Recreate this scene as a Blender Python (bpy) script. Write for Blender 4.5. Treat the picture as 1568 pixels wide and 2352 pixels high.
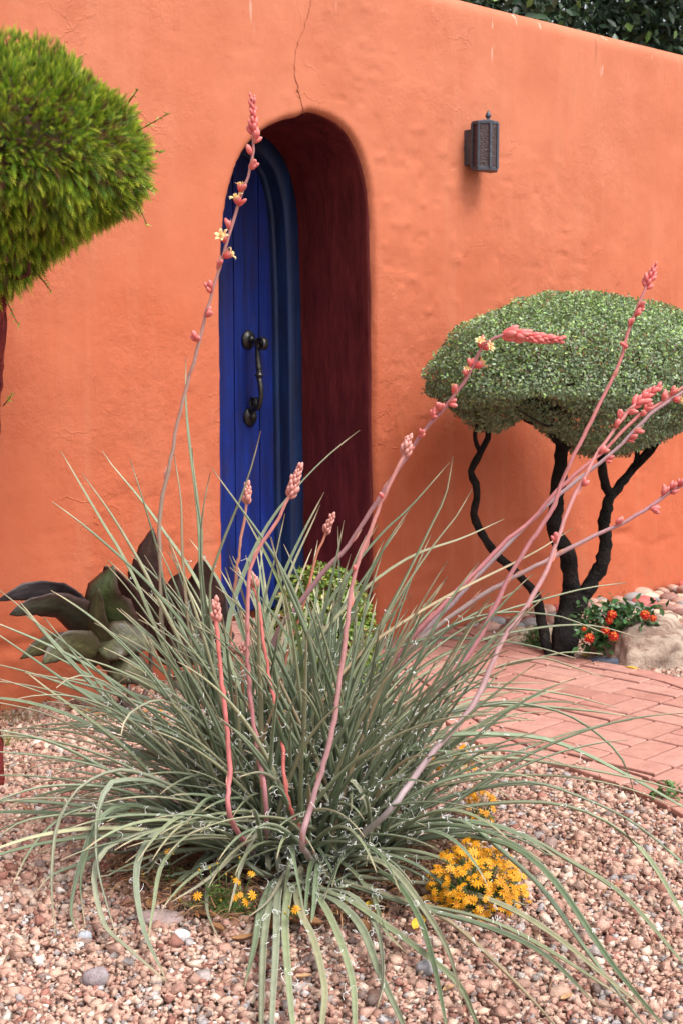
import bpy, math, random
import numpy as np
from mathutils import Vector, Matrix
R = math.radians
sc = bpy.context.scene
COL = sc.collection
for o in list(bpy.data.objects): bpy.data.objects.remove(o)

# ------------------------------------------------------------------ camera, sky, sun, exposure
CAM_H, FPX, PITCH = 1.179, 3066.0, 0.1123          # metres, focal length in 1568-px-wide units, tilt down
cam = bpy.data.cameras.new('camera'); cam_o = bpy.data.objects.new('camera', cam); COL.objects.link(cam_o)
cam_o.location = (0, 0, CAM_H); cam_o.rotation_euler = (math.pi/2 - PITCH, 0, 0)
cam.sensor_fit = 'VERTICAL'; cam.sensor_height = 36; cam.sensor_width = 24
cam.lens = FPX/2352*36; cam.clip_start = 0.05; cam.clip_end = 2000
cam.dof.use_dof = True; cam.dof.focus_distance = 3.2; cam.dof.aperture_fstop = 11
sc.camera = cam_o
SUN_EL, SUN_AZ = R(58), R(128)                       # azimuth clockwise from +Y (view direction): behind the camera, to the right
w = bpy.data.worlds.new('World'); sc.world = w; w.use_nodes = True
nt = w.node_tree; nt.nodes.clear()
sky = nt.nodes.new('ShaderNodeTexSky'); sky.sky_type = 'NISHITA'; sky.sun_disc = False
sky.sun_elevation = SUN_EL; sky.sun_rotation = SUN_AZ; sky.dust_density = 4; sky.air_density = 1; sky.ozone_density = 1
hs = nt.nodes.new('ShaderNodeHueSaturation'); hs.inputs['Saturation'].default_value = 0.25
bg = nt.nodes.new('ShaderNodeBackground'); bg.inputs['Strength'].default_value = 0.15
ow = nt.nodes.new('ShaderNodeOutputWorld')
nt.links.new(sky.outputs[0], hs.inputs['Color']); nt.links.new(hs.outputs[0], bg.inputs[0]); nt.links.new(bg.outputs[0], ow.inputs[0])
sl = bpy.data.lights.new('sun', 'SUN'); sl.energy = 1.5; sl.angle = R(24); sl.color = (1, 0.955, 0.89)
so = bpy.data.objects.new('sun', sl); COL.objects.link(so); so.location = (3, -3, 6)
sd = Vector((math.sin(SUN_AZ)*math.cos(SUN_EL), math.cos(SUN_AZ)*math.cos(SUN_EL), math.sin(SUN_EL)))
so.rotation_euler = (-sd).to_track_quat('-Z', 'Y').to_euler()
vs = sc.view_settings; vs.view_transform = 'Standard'; vs.look = 'None'; vs.exposure = 0.88; vs.gamma = 1; vs.use_curve_mapping = False

# ------------------------------------------------------------------ measuring: photograph point -> place in the scene
cp, sp = math.cos(PITCH), math.sin(PITCH)
def ray(px, py):
    xc, yc = (px-784)/FPX, -(py-1176)/FPX
    return np.array([xc, yc*sp+cp, yc*cp-sp])
def at(px, py, Y, zmin=.012):                    # point at distance Y in front of the camera, never below the ground
    d = ray(px, py); P = np.array([0, 0, CAM_H]) + d*(Y/d[1])
    if P[2] < zmin: P = np.array([0, 0, CAM_H]) + d*((zmin-CAM_H)/d[2])
    return P
def ground(px, py, z=0.0):
    d = ray(px, py); return np.array([0, 0, CAM_H]) + d*((z-CAM_H)/d[2])
WY, WD, WH = 0.7114, 4.0685, 2.705   # wall direction, distance, height
WN = np.array([-math.sin(WY), math.cos(WY), 0]); WT = np.array([math.cos(WY), math.sin(WY), 0])
def wallp(u, z, out=0.0):            # along the wall, up, out of its face
    return WT*u + WN*(WD-out) + np.array([0, 0, z])
def wall_uz(px, py, out=0.0):
    d = ray(px, py); P = np.array([0, 0, CAM_H]) + d*((WD-out)/(WN@d)); return P@WT, P[2]

# ------------------------------------------------------------------ mesh helpers
ORG = {}
def empty(name, loc, label=None, cat=None, group=None):
    o = bpy.data.objects.new(name, None); COL.objects.link(o); o.location = tuple(loc); o.empty_display_size = .05
    ORG[o.name] = np.array(loc, float)
    if label: tag(o, label, cat, group)
    return o
def tag(o, label=None, cat=None, group=None, kind=None):
    if label: o['label'] = label
    if cat: o['category'] = cat
    if group: o['group'] = group
    if kind: o['kind'] = kind
    return o
def mk_mesh(name, V, F, mats, cols=None, smooth=True, fmat=None):
    me = bpy.data.meshes.new(name)
    V = np.asarray(V, np.float32)
    if isinstance(F, np.ndarray):
        n, k = F.shape
        me.vertices.add(len(V)); me.vertices.foreach_set('co', V.ravel())
        me.loops.add(n*k); me.loops.foreach_set('vertex_index', F.ravel().astype(np.int32))
        me.polygons.add(n); me.polygons.foreach_set('loop_start', np.arange(0, n*k, k, dtype=np.int32))
        me.update(calc_edges=True)
    else:
        me.from_pydata([tuple(v) for v in V.tolist()], [], [tuple(int(i) for i in f) for f in F])
    if cols is not None:
        a = me.color_attributes.new('col', 'FLOAT_COLOR', 'POINT')
        c = np.ones((len(V), 4), np.float32); c[:, :3] = np.asarray(cols); a.data.foreach_set('color', c.ravel())
    for m in (mats if isinstance(mats, (list, tuple)) else [mats]): me.materials.append(m)
    if smooth: me.polygons.foreach_set('use_smooth', np.ones(len(me.polygons), bool))
    if fmat is not None: me.polygons.foreach_set('material_index', np.asarray(fmat, np.int32))
    me.validate(); me.update()
    return me
def put(name, me, parent=None, org=None, M=None):
    o = bpy.data.objects.new(name, me); COL.objects.link(o)
    if parent is not None:
        o.parent = parent; org = ORG[parent.name]; ORG[o.name] = org
        if M is not None: o.matrix_local = Matrix.Translation(-Vector(org)) @ M
    elif M is not None: o.matrix_world = M
    elif org is not None: o.location = tuple(org); ORG[o.name] = np.array(org, float)
    return o
def mobj(name, V, F, mats, parent=None, cols=None, smooth=True, org=None, fmat=None):
    V = np.asarray(V, float)
    if parent is not None: base = ORG[parent.name]
    else: base = np.array(org if org is not None else (0, 0, 0), float)
    return put(name, mk_mesh(name, V-base, F, mats, cols, smooth, fmat), parent, base)
class MB:                               # collects pieces of one mesh
    def __init__(s): s.V = []; s.F = []; s.C = []; s.n = 0; s.fm = []
    def add(s, V, F, C=(1, 1, 1), m=0):
        V = np.asarray(V, float); s.V.append(V); k = s.n
        for f in F: s.F.append(tuple(int(i)+k for i in f)); s.fm.append(m)
        C = np.asarray(C, float); s.C.append(np.broadcast_to(C, (len(V), 3)) if C.ndim == 1 else C); s.n += len(V)
    def obj(s, name, mats, parent=None, smooth=True, org=None):
        return mobj(name, np.vstack(s.V), s.F, mats, parent, np.vstack(s.C), smooth, org, s.fm if isinstance(mats, (list, tuple)) else None)
    def mesh(s, name, mats, smooth=True):
        return mk_mesh(name, np.vstack(s.V), s.F, mats, np.vstack(s.C), smooth)
def norm(v):
    v = np.asarray(v, float); return v/(np.linalg.norm(v, axis=-1, keepdims=True)+1e-12)
def spline(P, n):                       # Catmull-Rom through P, n samples evenly by length
    P = np.asarray(P, float); Q = np.vstack([2*P[0]-P[1], P, 2*P[-1]-P[-2]]); out = []
    for i in range(1, len(Q)-2):
        p0, p1, p2, p3 = Q[i-1], Q[i], Q[i+1], Q[i+2]
        for t in np.linspace(0, 1, 14, endpoint=False):
            out.append(.5*((2*p1)+(p2-p0)*t+(2*p0-5*p1+4*p2-p3)*t*t+(3*p1-p0-3*p2+p3)*t**3))
    out.append(P[-1]); out = np.array(out)
    s = np.r_[0, np.cumsum(np.linalg.norm(np.diff(out, axis=0), axis=1))]
    x = np.linspace(0, s[-1], n); return np.stack([np.interp(x, s, out[:, k]) for k in range(P.shape[1])], 1)
def tube(mb, P, rad, ns=8, C=(1, 1, 1), m=0, cap=True, wob=0, rng=None):
    P = np.asarray(P, float); n = len(P); rad = np.broadcast_to(rad, (n,)).astype(float)
    T = norm(np.gradient(P, axis=0)); ref = np.array([0.3, 0.2, 1.0]) if abs(T[0][2]) < .85 else np.array([1., .2, .1])
    A = norm(np.cross(T[0], ref)); V = []; 
    for i in range(n):
        A = norm(A - T[i]*(A@T[i])); B = np.cross(T[i], A)
        for k in range(ns):
            a = 2*math.pi*k/ns; r = rad[i]*(1+(rng.uniform(-wob, wob) if wob else 0))
            V.append(P[i]+(A*math.cos(a)+B*math.sin(a))*r)
    F = [(i*ns+k, i*ns+(k+1) % ns, (i+1)*ns+(k+1) % ns, (i+1)*ns+k) for i in range(n-1) for k in range(ns)]
    if cap: F += [tuple(range(ns))[::-1], tuple((n-1)*ns+k for k in range(ns))]
    C = np.asarray(C, float)
    if C.ndim == 2: C = np.repeat(C, ns, 0)
    mb.add(V, F, C, m)
def lathe(mb, prof, ns, M=None, C=(1, 1, 1), m=0):          # profile of (radius, z)
    V = []
    for (r, z) in prof:
        for k in range(ns): V.append((r*math.cos(2*math.pi*k/ns), r*math.sin(2*math.pi*k/ns), z))
    n = len(prof)
    F = [(i*ns+k, i*ns+(k+1) % ns, (i+1)*ns+(k+1) % ns, (i+1)*ns+k) for i in range(n-1) for k in range(ns)]
    F += [tuple(range(ns))[::-1], tuple((n-1)*ns+k for k in range(ns))]
    V = np.array(V)
    if M is not None: V = V@np.array(M.to_3x3()).T + np.array(M.translation)
    C = np.asarray(C, float)
    if C.ndim == 2: C = np.repeat(C, ns, 0)
    mb.add(V, F, C, m)
def prism(mb, poly, z0, z1, bev=.003, C=(1, 1, 1), tf=None):  # flat polygon (CCW) to a bevelled slab
    P = np.asarray(poly, float); n = len(P); c = P.mean(0)
    d = norm(P-c); inn = P-d*bev*1.4
    V = np.vstack([np.c_[P, np.full(n, z0)], np.c_[P, np.full(n, z1-bev)], np.c_[inn, np.full(n, z1)]])
    F = []
    for k in range(n):
        k2 = (k+1) % n
        F += [(k, k2, n+k2, n+k), (n+k, n+k2, 2*n+k2, 2*n+k)]
    F += [tuple(2*n+k for k in range(n)), tuple(range(n))[::-1]]
    if tf is not None: V = tf(V)
    mb.add(V, F, C)
def vnoise(x, y, seed):                 # smooth value noise
    rg = np.random.RandomState(seed); T = rg.uniform(-1, 1, (256, 256))
    xi = np.floor(x).astype(int); yi = np.floor(y).astype(int); fx = x-xi; fy = y-yi
    fx = fx*fx*(3-2*fx); fy = fy*fy*(3-2*fy); xi %= 256; yi %= 256; x1 = (xi+1) % 256; y1 = (yi+1) % 256
    return (T[xi, yi]*(1-fx)+T[x1, yi]*fx)*(1-fy)+(T[xi, y1]*(1-fx)+T[x1, y1]*fx)*fy
def fbm(x, y, seed, oc=4):
    r = 0; a = 1
    for k in range(oc): r = r+a*vnoise(x*2**k, y*2**k, seed+k); a *= .5
    return r
def noise3(P, scale, seed):             # cheap smooth 3-D noise for lumps
    rg = np.random.RandomState(seed); v = 0
    for k in range(7):
        d = rg.normal(size=3); d /= np.linalg.norm(d); v = v+np.sin(P@d*scale*rg.uniform(.6, 1.8)+rg.uniform(0, 6.3))
    return v/3.5

# ------------------------------------------------------------------ materials
def nodes_mat(name):
    m = bpy.data.materials.new(name); m.use_nodes = True; t = m.node_tree
    return m, t, t.nodes['Principled BSDF']
def N(t, typ, **kw):
    n = t.nodes.new(typ)
    for k, v in kw.items():
        if hasattr(n, k) and k not in n.inputs: setattr(n, k, v)
        else: n.inputs[k].default_value = v
    return n
def noise(t, scale, detail=4, rough=.55, vec=None, stretch=None):
    n = N(t, 'ShaderNodeTexNoise', Scale=scale, Detail=detail, Roughness=rough)
    if stretch is not None:
        g = N(t, 'ShaderNodeNewGeometry'); mp = N(t, 'ShaderNodeMapping'); mp.inputs['Scale'].default_value = stretch
        t.links.new(g.outputs['Position'], mp.inputs[0]); t.links.new(mp.outputs[0], n.inputs['Vector'])
    elif vec is not None: t.links.new(vec, n.inputs['Vector'])
    else:
        g = N(t, 'ShaderNodeNewGeometry'); t.links.new(g.outputs['Position'], n.inputs['Vector'])
    return n.outputs['Fac']
def ramp(t, fac, stops):
    r = t.nodes.new('ShaderNodeValToRGB'); e = r.color_ramp.elements
    while len(e) < len(stops): e.new(.5)
    for i, (p, c) in enumerate(stops): e[i].position = p; e[i].color = tuple(c)+(1,) if len(c) == 3 else c
    t.links.new(fac, r.inputs[0]); return r.outputs[0]
def mixc(t, a, b, fac, mode='MIX'):
    m = t.nodes.new('ShaderNodeMix'); m.data_type = 'RGBA'; m.blend_type = mode
    for s, v in ((m.inputs[6], a), (m.inputs[7], b), (m.inputs[0], fac)):
        if hasattr(v, 'is_linked') or isinstance(v, bpy.types.NodeSocket): t.links.new(v, s)
        elif isinstance(v, (int, float)): s.default_value = v
        else: s.default_value = tuple(v)+(1,)
    return m.outputs[2]
def math_n(t, op, a, b=0.0, c=None, clamp=False):
    m = t.nodes.new('ShaderNodeMath'); m.operation = op; m.use_clamp = clamp
    for i, v in enumerate((a, b) if c is None else (a, b, c)):
        if isinstance(v, bpy.types.NodeSocket): t.links.new(v, m.inputs[i])
        else: m.inputs[i].default_value = v
    return m.outputs[0]
def bump(t, bsdf, h, dist=.005, strength=1.0):
    b = N(t, 'ShaderNodeBump', Strength=strength, Distance=dist); t.links.new(h, b.inputs['Height'])
    if bsdf.inputs['Normal'].is_linked:
        t.links.new(bsdf.inputs['Normal'].links[0].from_socket, b.inputs['Normal'])
    t.links.new(b.outputs[0], bsdf.inputs['Normal']); return b
def vc_mat(name, rough=.6, nscale=60, namt=.25, spec=.4, bumpd=0, bscale=80, trans=0, tint=(1, 1, 1)):
    m, t, b = nodes_mat(name)
    a = N(t, 'ShaderNodeAttribute', attribute_name='col')
    f = noise(t, nscale, 3)
    k = ramp(t, f, [(.25, (1-namt,)*3), (.75, (1+namt,)*3)])
    c = mixc(t, a.outputs['Color'], k, 1.0, 'MULTIPLY')
    if tint != (1, 1, 1): c = mixc(t, c, tint, 1.0, 'MULTIPLY')
    t.links.new(c, b.inputs['Base Color']); b.inputs['Roughness'].default_value = rough
    b.inputs['Specular IOR Level'].default_value = spec
    if bumpd: bump(t, b, noise(t, bscale, 4), bumpd)
    if trans:
        tr = N(t, 'ShaderNodeBsdfTranslucent'); t.links.new(c, tr.inputs[0]); mx = N(t, 'ShaderNodeMixShader', Fac=trans)
        t.links.new(b.outputs[0], mx.inputs[1]); t.links.new(tr.outputs[0], mx.inputs[2])
        t.links.new(mx.outputs[0], t.nodes['Material Output'].inputs[0])
    return m

def stucco():
    m, t, b = nodes_mat('orange_stucco')
    big = noise(t, 1.3, 4, .6); mid = noise(t, 5.5, 5, .6); fine = noise(t, 45, 4, .6)
    # the paint is more saturated low down and paler towards the top, unevenly
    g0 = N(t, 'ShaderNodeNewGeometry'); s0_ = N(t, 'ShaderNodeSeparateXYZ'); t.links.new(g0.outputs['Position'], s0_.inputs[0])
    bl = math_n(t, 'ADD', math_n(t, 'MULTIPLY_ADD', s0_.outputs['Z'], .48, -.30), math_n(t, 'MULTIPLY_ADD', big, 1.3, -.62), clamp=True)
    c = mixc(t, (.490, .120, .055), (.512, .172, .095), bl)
    c = mixc(t, c, ramp(t, mid, [(.3, (.92, .88, .84)), (.7, (1.05, 1.08, 1.1))]), 1.0, 'MULTIPLY')
    # long faint runs of washed-out paint
    st = noise(t, 1.0, 4, .6, stretch=(7, 7, .55))
    c = mixc(t, c, (.56, .225, .13), math_n(t, 'MULTIPLY', ramp(t, st, [(.52, (0, 0, 0)), (.75, (1, 1, 1))]), .35))
    st2 = noise(t, 1.0, 5, .6, stretch=(16, 16, .8))
    c = mixc(t, c, (.55, .15, .07), math_n(t, 'MULTIPLY', ramp(t, st2, [(.58, (0, 0, 0)), (.78, (1, 1, 1))]), .35))
    # pale lime runs and dark specks close under the coping
    g = N(t, 'ShaderNodeNewGeometry'); sx = N(t, 'ShaderNodeSeparateXYZ'); t.links.new(g.outputs['Position'], sx.inputs[0])
    hi = math_n(t, 'MULTIPLY_ADD', sx.outputs['Z'], 3.2, -7.5, clamp=True)
    dr = noise(t, 1.0, 3, .5, stretch=(30, 30, 5.5))
    c = mixc(t, c, (.85, .72, .62), math_n(t, 'MULTIPLY', ramp(t, dr, [(.66, (0, 0, 0)), (.72, (1, 1, 1))]), math_n(t, 'MULTIPLY', hi, .55)))
    dk = noise(t, 1.0, 3, .5, stretch=(24, 24, 2.2))
    c = mixc(t, c, (.2, .06, .035), math_n(t, 'MULTIPLY', ramp(t, dk, [(.66, (0, 0, 0)), (.74, (1, 1, 1))]), math_n(t, 'MULTIPLY', hi, .55)))
    lo = math_n(t, 'MULTIPLY_ADD', sx.outputs['Z'], -3.4, 1.0, clamp=True)
    c = mixc(t, c, (.36, .13, .075), math_n(t, 'MULTIPLY', ramp(t, noise(t, 7, 6, .7), [(.45, (0, 0, 0)), (.68, (1, 1, 1))]), math_n(t, 'MULTIPLY', lo, .55)))
    sp_ = noise(t, 190, 2, .5); c = mixc(t, c, (.42, .1, .04), math_n(t, 'MULTIPLY', ramp(t, sp_, [(.69, (0, 0, 0)), (.74, (1, 1, 1))]), .5))
    t.links.new(c, b.inputs['Base Color']); b.inputs['Roughness'].default_value = .82; b.inputs['Specular IOR Level'].default_value = .25
    # relief: trowel drags, patches of rough plaster, hairline cracks
    bump(t, b, fine, .0022, .5)
    rough_mask = ramp(t, noise(t, 1.7, 3), [(.42, (.12, .12, .12)), (.62, (1, 1, 1))])
    bump(t, b, math_n(t, 'MULTIPLY', noise(t, 27, 8, .72), rough_mask), .012, .6)
    vo = t.nodes.new('ShaderNodeTexVoronoi'); vo.feature = 'DISTANCE_TO_EDGE'; vo.inputs['Scale'].default_value = 3.1
    g2 = N(t, 'ShaderNodeNewGeometry'); wn = N(t, 'ShaderNodeTexNoise', Scale=4.0, Detail=6.0)
    t.links.new(g2.outputs['Position'], wn.inputs['Vector'])
    ad = t.nodes.new('ShaderNodeVectorMath'); ad.operation = 'MULTIPLY_ADD'; ad.inputs[1].default_value = (.55, .55, .55)
    t.links.new(wn.outputs['Color'], ad.inputs[0]); t.links.new(g2.outputs['Position'], ad.inputs[2]); t.links.new(ad.outputs[0], vo.inputs['Vector'])
    cr = math_n(t, 'MULTIPLY', ramp(t, vo.outputs['Distance'], [(0.0, (1, 1, 1)), (.016, (0, 0, 0))]), ramp(t, noise(t, 2.3, 2), [(.52, (0, 0, 0)), (.64, (1, 1, 1))]))
    bump(t, b, cr, .004, .5)
    return m
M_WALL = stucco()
def painted(name, base, dark, rough, stretch, bd=.004, nscale=14, wear=None):
    m, t, b = nodes_mat(name)
    f = noise(t, 1.0, 6, .65, stretch=stretch); c = ramp(t, f, [(.3, dark), (.62, base)])
    f2 = noise(t, 3.0, 4); c = mixc(t, c, ramp(t, f2, [(.3, (.8, .8, .8)), (.7, (1.15, 1.15, 1.15))]), 1.0, 'MULTIPLY')
    if wear: c = mixc(t, c, wear, math_n(t, 'MULTIPLY', ramp(t, noise(t, 1.0, 6, .7, stretch=(11, 11, 3.2)), [(.46, (0, 0, 0)), (.66, (1, 1, 1))]), .6)); c = mixc(t, c, (.05, .075, .20), math_n(t, 'MULTIPLY', ramp(t, noise(t, 1.0, 4, .6, stretch=(70, 70, 5)), [(.62, (0, 0, 0)), (.72, (1, 1, 1))]), .35))
    t.links.new(c, b.inputs['Base Color']); b.inputs['Roughness'].default_value = rough; b.inputs['Specular IOR Level'].default_value = .3
    bump(t, b, f, bd); bump(t, b, noise(t, nscale*9, 3), .002, .6)
    return m
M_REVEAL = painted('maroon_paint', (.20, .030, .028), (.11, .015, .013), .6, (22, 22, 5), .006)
M_DOOR = painted('blue_plank_paint', (.008, .030, .25), (.005, .012, .08), .55, (26, 26, 1.3), .004, wear=(.022, .014, .05))
M_FRAME = painted('blue_frame_paint', (.017, .045, .145), (.008, .016, .055), .5, (20, 20, 1.6), .002, wear=(.018, .02, .045))
def iron(name, c, rough=.42):
    m, t, b = nodes_mat(name); f = noise(t, 55, 4)
    t.links.new(ramp(t, f, [(.3, tuple(x*.5 for x in c)), (.7, c)]), b.inputs['Base Color'])
    b.inputs['Metallic'].default_value = .55; b.inputs['Roughness'].default_value = rough; bump(t, b, f, .002); return m
M_IRON = iron('black_wrought_iron', (.075, .07, .065), .33)
M_LAMP = iron('blue_grey_iron', (.10, .115, .145), .55)
def lampglass():
    m, t, b = nodes_mat('hammered_amber_glass'); f = noise(t, 1.0, 3, .6, stretch=(90, 90, 200))
    t.links.new(ramp(t, f, [(.35, (.018, .008, .009)), (.7, (.085, .04, .042))]), b.inputs['Base Color'])
    b.inputs['Roughness'].default_value = .3; bump(t, b, f, .006); return m
M_LGLASS = lampglass()
M_LEAF = vc_mat('yucca_leaf', .5, 40, .14, .45)
M_STALK = vc_mat('flower_stalk_skin', .5, 70, .12, .4)
M_PETAL = vc_mat('bud_and_petal', .5, 90, .10, .4, trans=.15)
M_FIL = vc_mat('white_filament', .7, 10, .05, .2)
M_CONIF = vc_mat('conifer_spray', .55, 9, .22, .35, trans=.2)
M_TOPI = vc_mat('clipped_leaf', .42, 6, .2, .5, trans=.15)
M_SHRUB = vc_mat('shrub_leaf', .38, 14, .2, .5, trans=.2)
M_CANNA = vc_mat('canna_leaf', .45, 22, .4, .4, .002, 90)
M_BGLEAF = vc_mat('far_leaf', .4, 2.5, .3, .5, trans=.15)
M_BARK = vc_mat('black_bark', .85, 30, .5, .2, .02, 55)
M_RBARK = vc_mat('red_bark', .8, 40, .4, .2, .012, 60)
M_GRAVEL = vc_mat('gravel_stone', .82, 160, .22, .25, .003, 260)
M_COBBLE = vc_mat('river_cobble', .6, 45, .22, .35, .002, 160)
M_LITTER = vc_mat('dry_litter', .8, 60, .3, .2)
M_HERB = vc_mat('herb_green', .55, 30, .25, .4, trans=.15)
def brick_mat():
    m, t, b = nodes_mat('terracotta_paver')
    oi = N(t, 'ShaderNodeObjectInfo'); rc = ramp(t, oi.outputs['Random'], [(0, (.40, .180, .138)), (.35, (.47, .228, .178)), (.7, (.49, .248, .20)), (1, (.43, .19, .15))])
    f = noise(t, 22, 6, .7); c = mixc(t, rc, ramp(t, f, [(.3, (.78, .76, .76)), (.7, (1.14, 1.17, 1.2))]), 1.0, 'MULTIPLY')
    f2 = noise(t, 3.0, 4); c = mixc(t, c, (.50, .30, .22), math_n(t, 'MULTIPLY', ramp(t, f2, [(.5, (0, 0, 0)), (.8, (1, 1, 1))]), .4))
    f3 = noise(t, 150, 2); c = mixc(t, c, (.16, .07, .05), math_n(t, 'MULTIPLY', ramp(t, f3, [(.66, (0, 0, 0)), (.72, (1, 1, 1))]), .6))
    t.links.new(c, b.inputs['Base Color']); b.inputs['Roughness'].default_value = .8; b.inputs['Specular IOR Level'].default_value = .3
    bump(t, b, noise(t, 130, 5, .7), .003, .8); return m
M_BRICK = brick_mat()
def simple(name, c1, c2, scale, rough=.9, bd=0.0, bs=None):
    m, t, b = nodes_mat(name); f = noise(t, scale, 6, .65)
    t.links.new(ramp(t, f, [(.3, c1), (.7, c2)]), b.inputs['Base Color']); b.inputs['Roughness'].default_value = rough
    b.inputs['Specular IOR Level'].default_value = .25
    if bd: bump(t, b, noise(t, bs or scale, 6, .7), bd)
    return m
M_SOIL = simple('gravel_soil', (.22, .12, .09), (.42, .28, .21), 70, .95, .012, 90)
M_JOINT = simple('joint_sand', (.05, .026, .021), (.12, .064, .05), 60, .95, .004)
M_CRACK = simple('crack_shadow', (.30, .095, .05), (.45, .15, .08), 40)
def rockmat():
    m, t, b = nodes_mat('tan_boulder')
    f = noise(t, 1.0, 7, .65, stretch=(6, 11, 4)); c = ramp(t, f, [(.3, (.15, .10, .078)), (.5, (.36, .27, .21)), (.72, (.50, .40, .315))])
    v = noise(t, 1.0, 5, .6, stretch=(9, 26, 5)); c = mixc(t, c, (.17, .09, .065), math_n(t, 'MULTIPLY', ramp(t, v, [(.5, (0, 0, 0)), (.58, (1, 1, 1))]), .75))
    t.links.new(c, b.inputs['Base Color']); b.inputs['Roughness'].default_value = .85; bump(t, b, f, .03); bump(t, b, noise(t, 70, 5), .004); return m
M_ROCK = rockmat()

# ------------------------------------------------------------------ ground
Gs = 400.0
gnd = mobj('ground', [(-Gs, -Gs, -.004), (Gs, -Gs, -.004), (Gs, Gs, -.004), (-Gs, Gs, -.004)], [(0, 1, 2, 3)], M_SOIL, smooth=False)
tag(gnd, kind='structure')

# ------------------------------------------------------------------ brick path
# edges of the paving, read off the photograph and put on the ground
far_px = [(1085, 1447), (1194, 1489), (1319, 1521), (1450, 1545), (1568, 1572), (1760, 1640)]
near_px = [(640, 1452), (760, 1490), (860, 1548), (965, 1628), (1080, 1712), (1180, 1746), (1290, 1775), (1386, 1806), (1490, 1850), (1600, 1915), (1760, 2030)]
FAR = spline([ground(*p)[:2] for p in far_px], 40); NEAR = spline([ground(*p)[:2] for p in near_px], 60)
wall_face = [wallp(u, 0, -.02)[:2] for u in (3.30, float((np.r_[FAR[0], 0])@WT))]
PATH = np.vstack([NEAR, FAR[::-1]])               # outline (the wall closes it)
def inpoly(P, poly):
    x, y = P[..., 0], P[..., 1]; r = np.zeros(x.shape, bool); n = len(poly); j = n-1
    for i in range(n):
        xi, yi = poly[i]; xj, yj = poly[j]
        c = ((yi > y) != (yj > y)) & (x < (xj-xi)*(y-yi)/((yj-yi) if yj != yi else 1e-12)+xi); r ^= c; j = i
    return r
PATH_ALL = np.vstack([NEAR, FAR[::-1], [wall_face[1]], [wall_face[0]]])
ZB = 0.022
path = mobj('brick_path', np.c_[PATH_ALL, np.full(len(PATH_ALL), .006)], [tuple(range(len(PATH_ALL)))], M_JOINT, smooth=False, org=(float(PATH_ALL[:, 0].mean()), float(PATH_ALL[:, 1].mean()), 0))
tag(path, kind='structure')
BW, BL, JT = .1025, .205, .0105
rng = np.random.RandomState(5)
def brick_mesh():
    mb = MB(); a, b = (BL-JT)/2, (BW-JT)/2
    prism(mb, [(-a, -b), (a, -b), (a, b), (-a, b)], -.02, 0, .003); return mb.mesh('brick', M_BRICK, False)
BR = brick_mesh()
def clip(poly, p, n):                      # keep the side where (x-p).n >= 0
    out = []; m = len(poly)
    for i in range(m):
        a, b = poly[i], poly[(i+1) % m]; da, db = (a-p)@n, (b-p)@n
        if da >= 0: out.append(a)
        if (da >= 0) != (db >= 0): out.append(a+(b-a)*(da/(da-db)))
    return out
def edge_near(P, line, side):               # nearest point on an edge and the inward normal
    d = np.linalg.norm(line-P, axis=1); i = int(np.clip(d.argmin(), 1, len(line)-2))
    tg = norm(line[i+1]-line[i-1]); return line[i], np.array([-tg[1], tg[0]])*side, abs((P-line[i])@np.array([-tg[1], tg[0]]))
def place_brick(poly_or_pose):
    pass
GY = -0.769; e1 = np.array([math.cos(GY), math.sin(GY)]); e2 = np.array([-math.sin(GY), math.cos(GY)]); G0 = np.array([.654, 4.298])
BORD = .1075
cnt = 0
for i in range(-14, 15):
    for j in range(-14, 16):
        c0 = G0 + BL*((i+.5)*e1+(j+.5)*e2)
        alongA = ((i+j) % 2 == 1)           # two bricks side by side, turned a quarter from block to block
        for k in (-.5, .5):
            dirv, perp = (e2, e1) if alongA else (e1, e2)
            c = c0+perp*k*BW
            if not inpoly(c[None], PATH_ALL)[0]:
                if not inpoly((c+dirv*.08)[None], PATH_ALL)[0] and not inpoly((c-dirv*.08)[None], PATH_ALL)[0]: continue
            a, b = (BL-JT)/2, (BW-JT)/2
            poly = [c+dirv*sx*a+perp*sy*b for sx, sy in ((-1, -1), (1, -1), (1, 1), (-1, 1))]
            if np.cross(poly[1]-poly[0], poly[2]-poly[1]) < 0: poly = poly[::-1]
            clipped = False
            for line, side in ((NEAR, 1), (FAR, -1)):
                p, nn, d = edge_near(c, line, side)
                if (c-p)@nn < 0 or d < .26:
                    q = clip(poly, p+nn*(BORD+.004), nn)
                    if len(q) != 4 or not all(np.allclose(x, y) for x, y in zip(q, poly)): clipped = True
                    poly = q
                    if len(poly) < 3: break
            if len(poly) >= 3:      # stop at the wall, except in the doorway
                q = clip(poly, (WN*(WD-.012))[:2], -WN[:2])
                if len(q) != len(poly) or not all(np.allclose(x, y) for x, y in zip(q, poly)): clipped = True
                poly = q
            if len(poly) < 3: continue
            poly = np.array(poly); ar = .5*abs(np.sum(poly[:, 0]*np.roll(poly[:, 1], -1)-poly[:, 1]*np.roll(poly[:, 0], -1)))
            if ar < .0009: continue
            dz = rng.uniform(-.0025, .0025); cnt += 1
            if not clipped:
                M = Matrix.Translation((c[0], c[1], ZB+dz)) @ Matrix.Rotation(math.atan2(dirv[1], dirv[0])+rng.uniform(-.008, .008), 4, 'Z') @ Matrix.Rotation(rng.uniform(-.006, .006), 4, 'X')
                put('brick', BR, path, M=M)
            else:
                mb = MB(); prism(mb, poly, .004, ZB+dz, .003); mb.obj('brick', M_BRICK, path, False)
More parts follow.
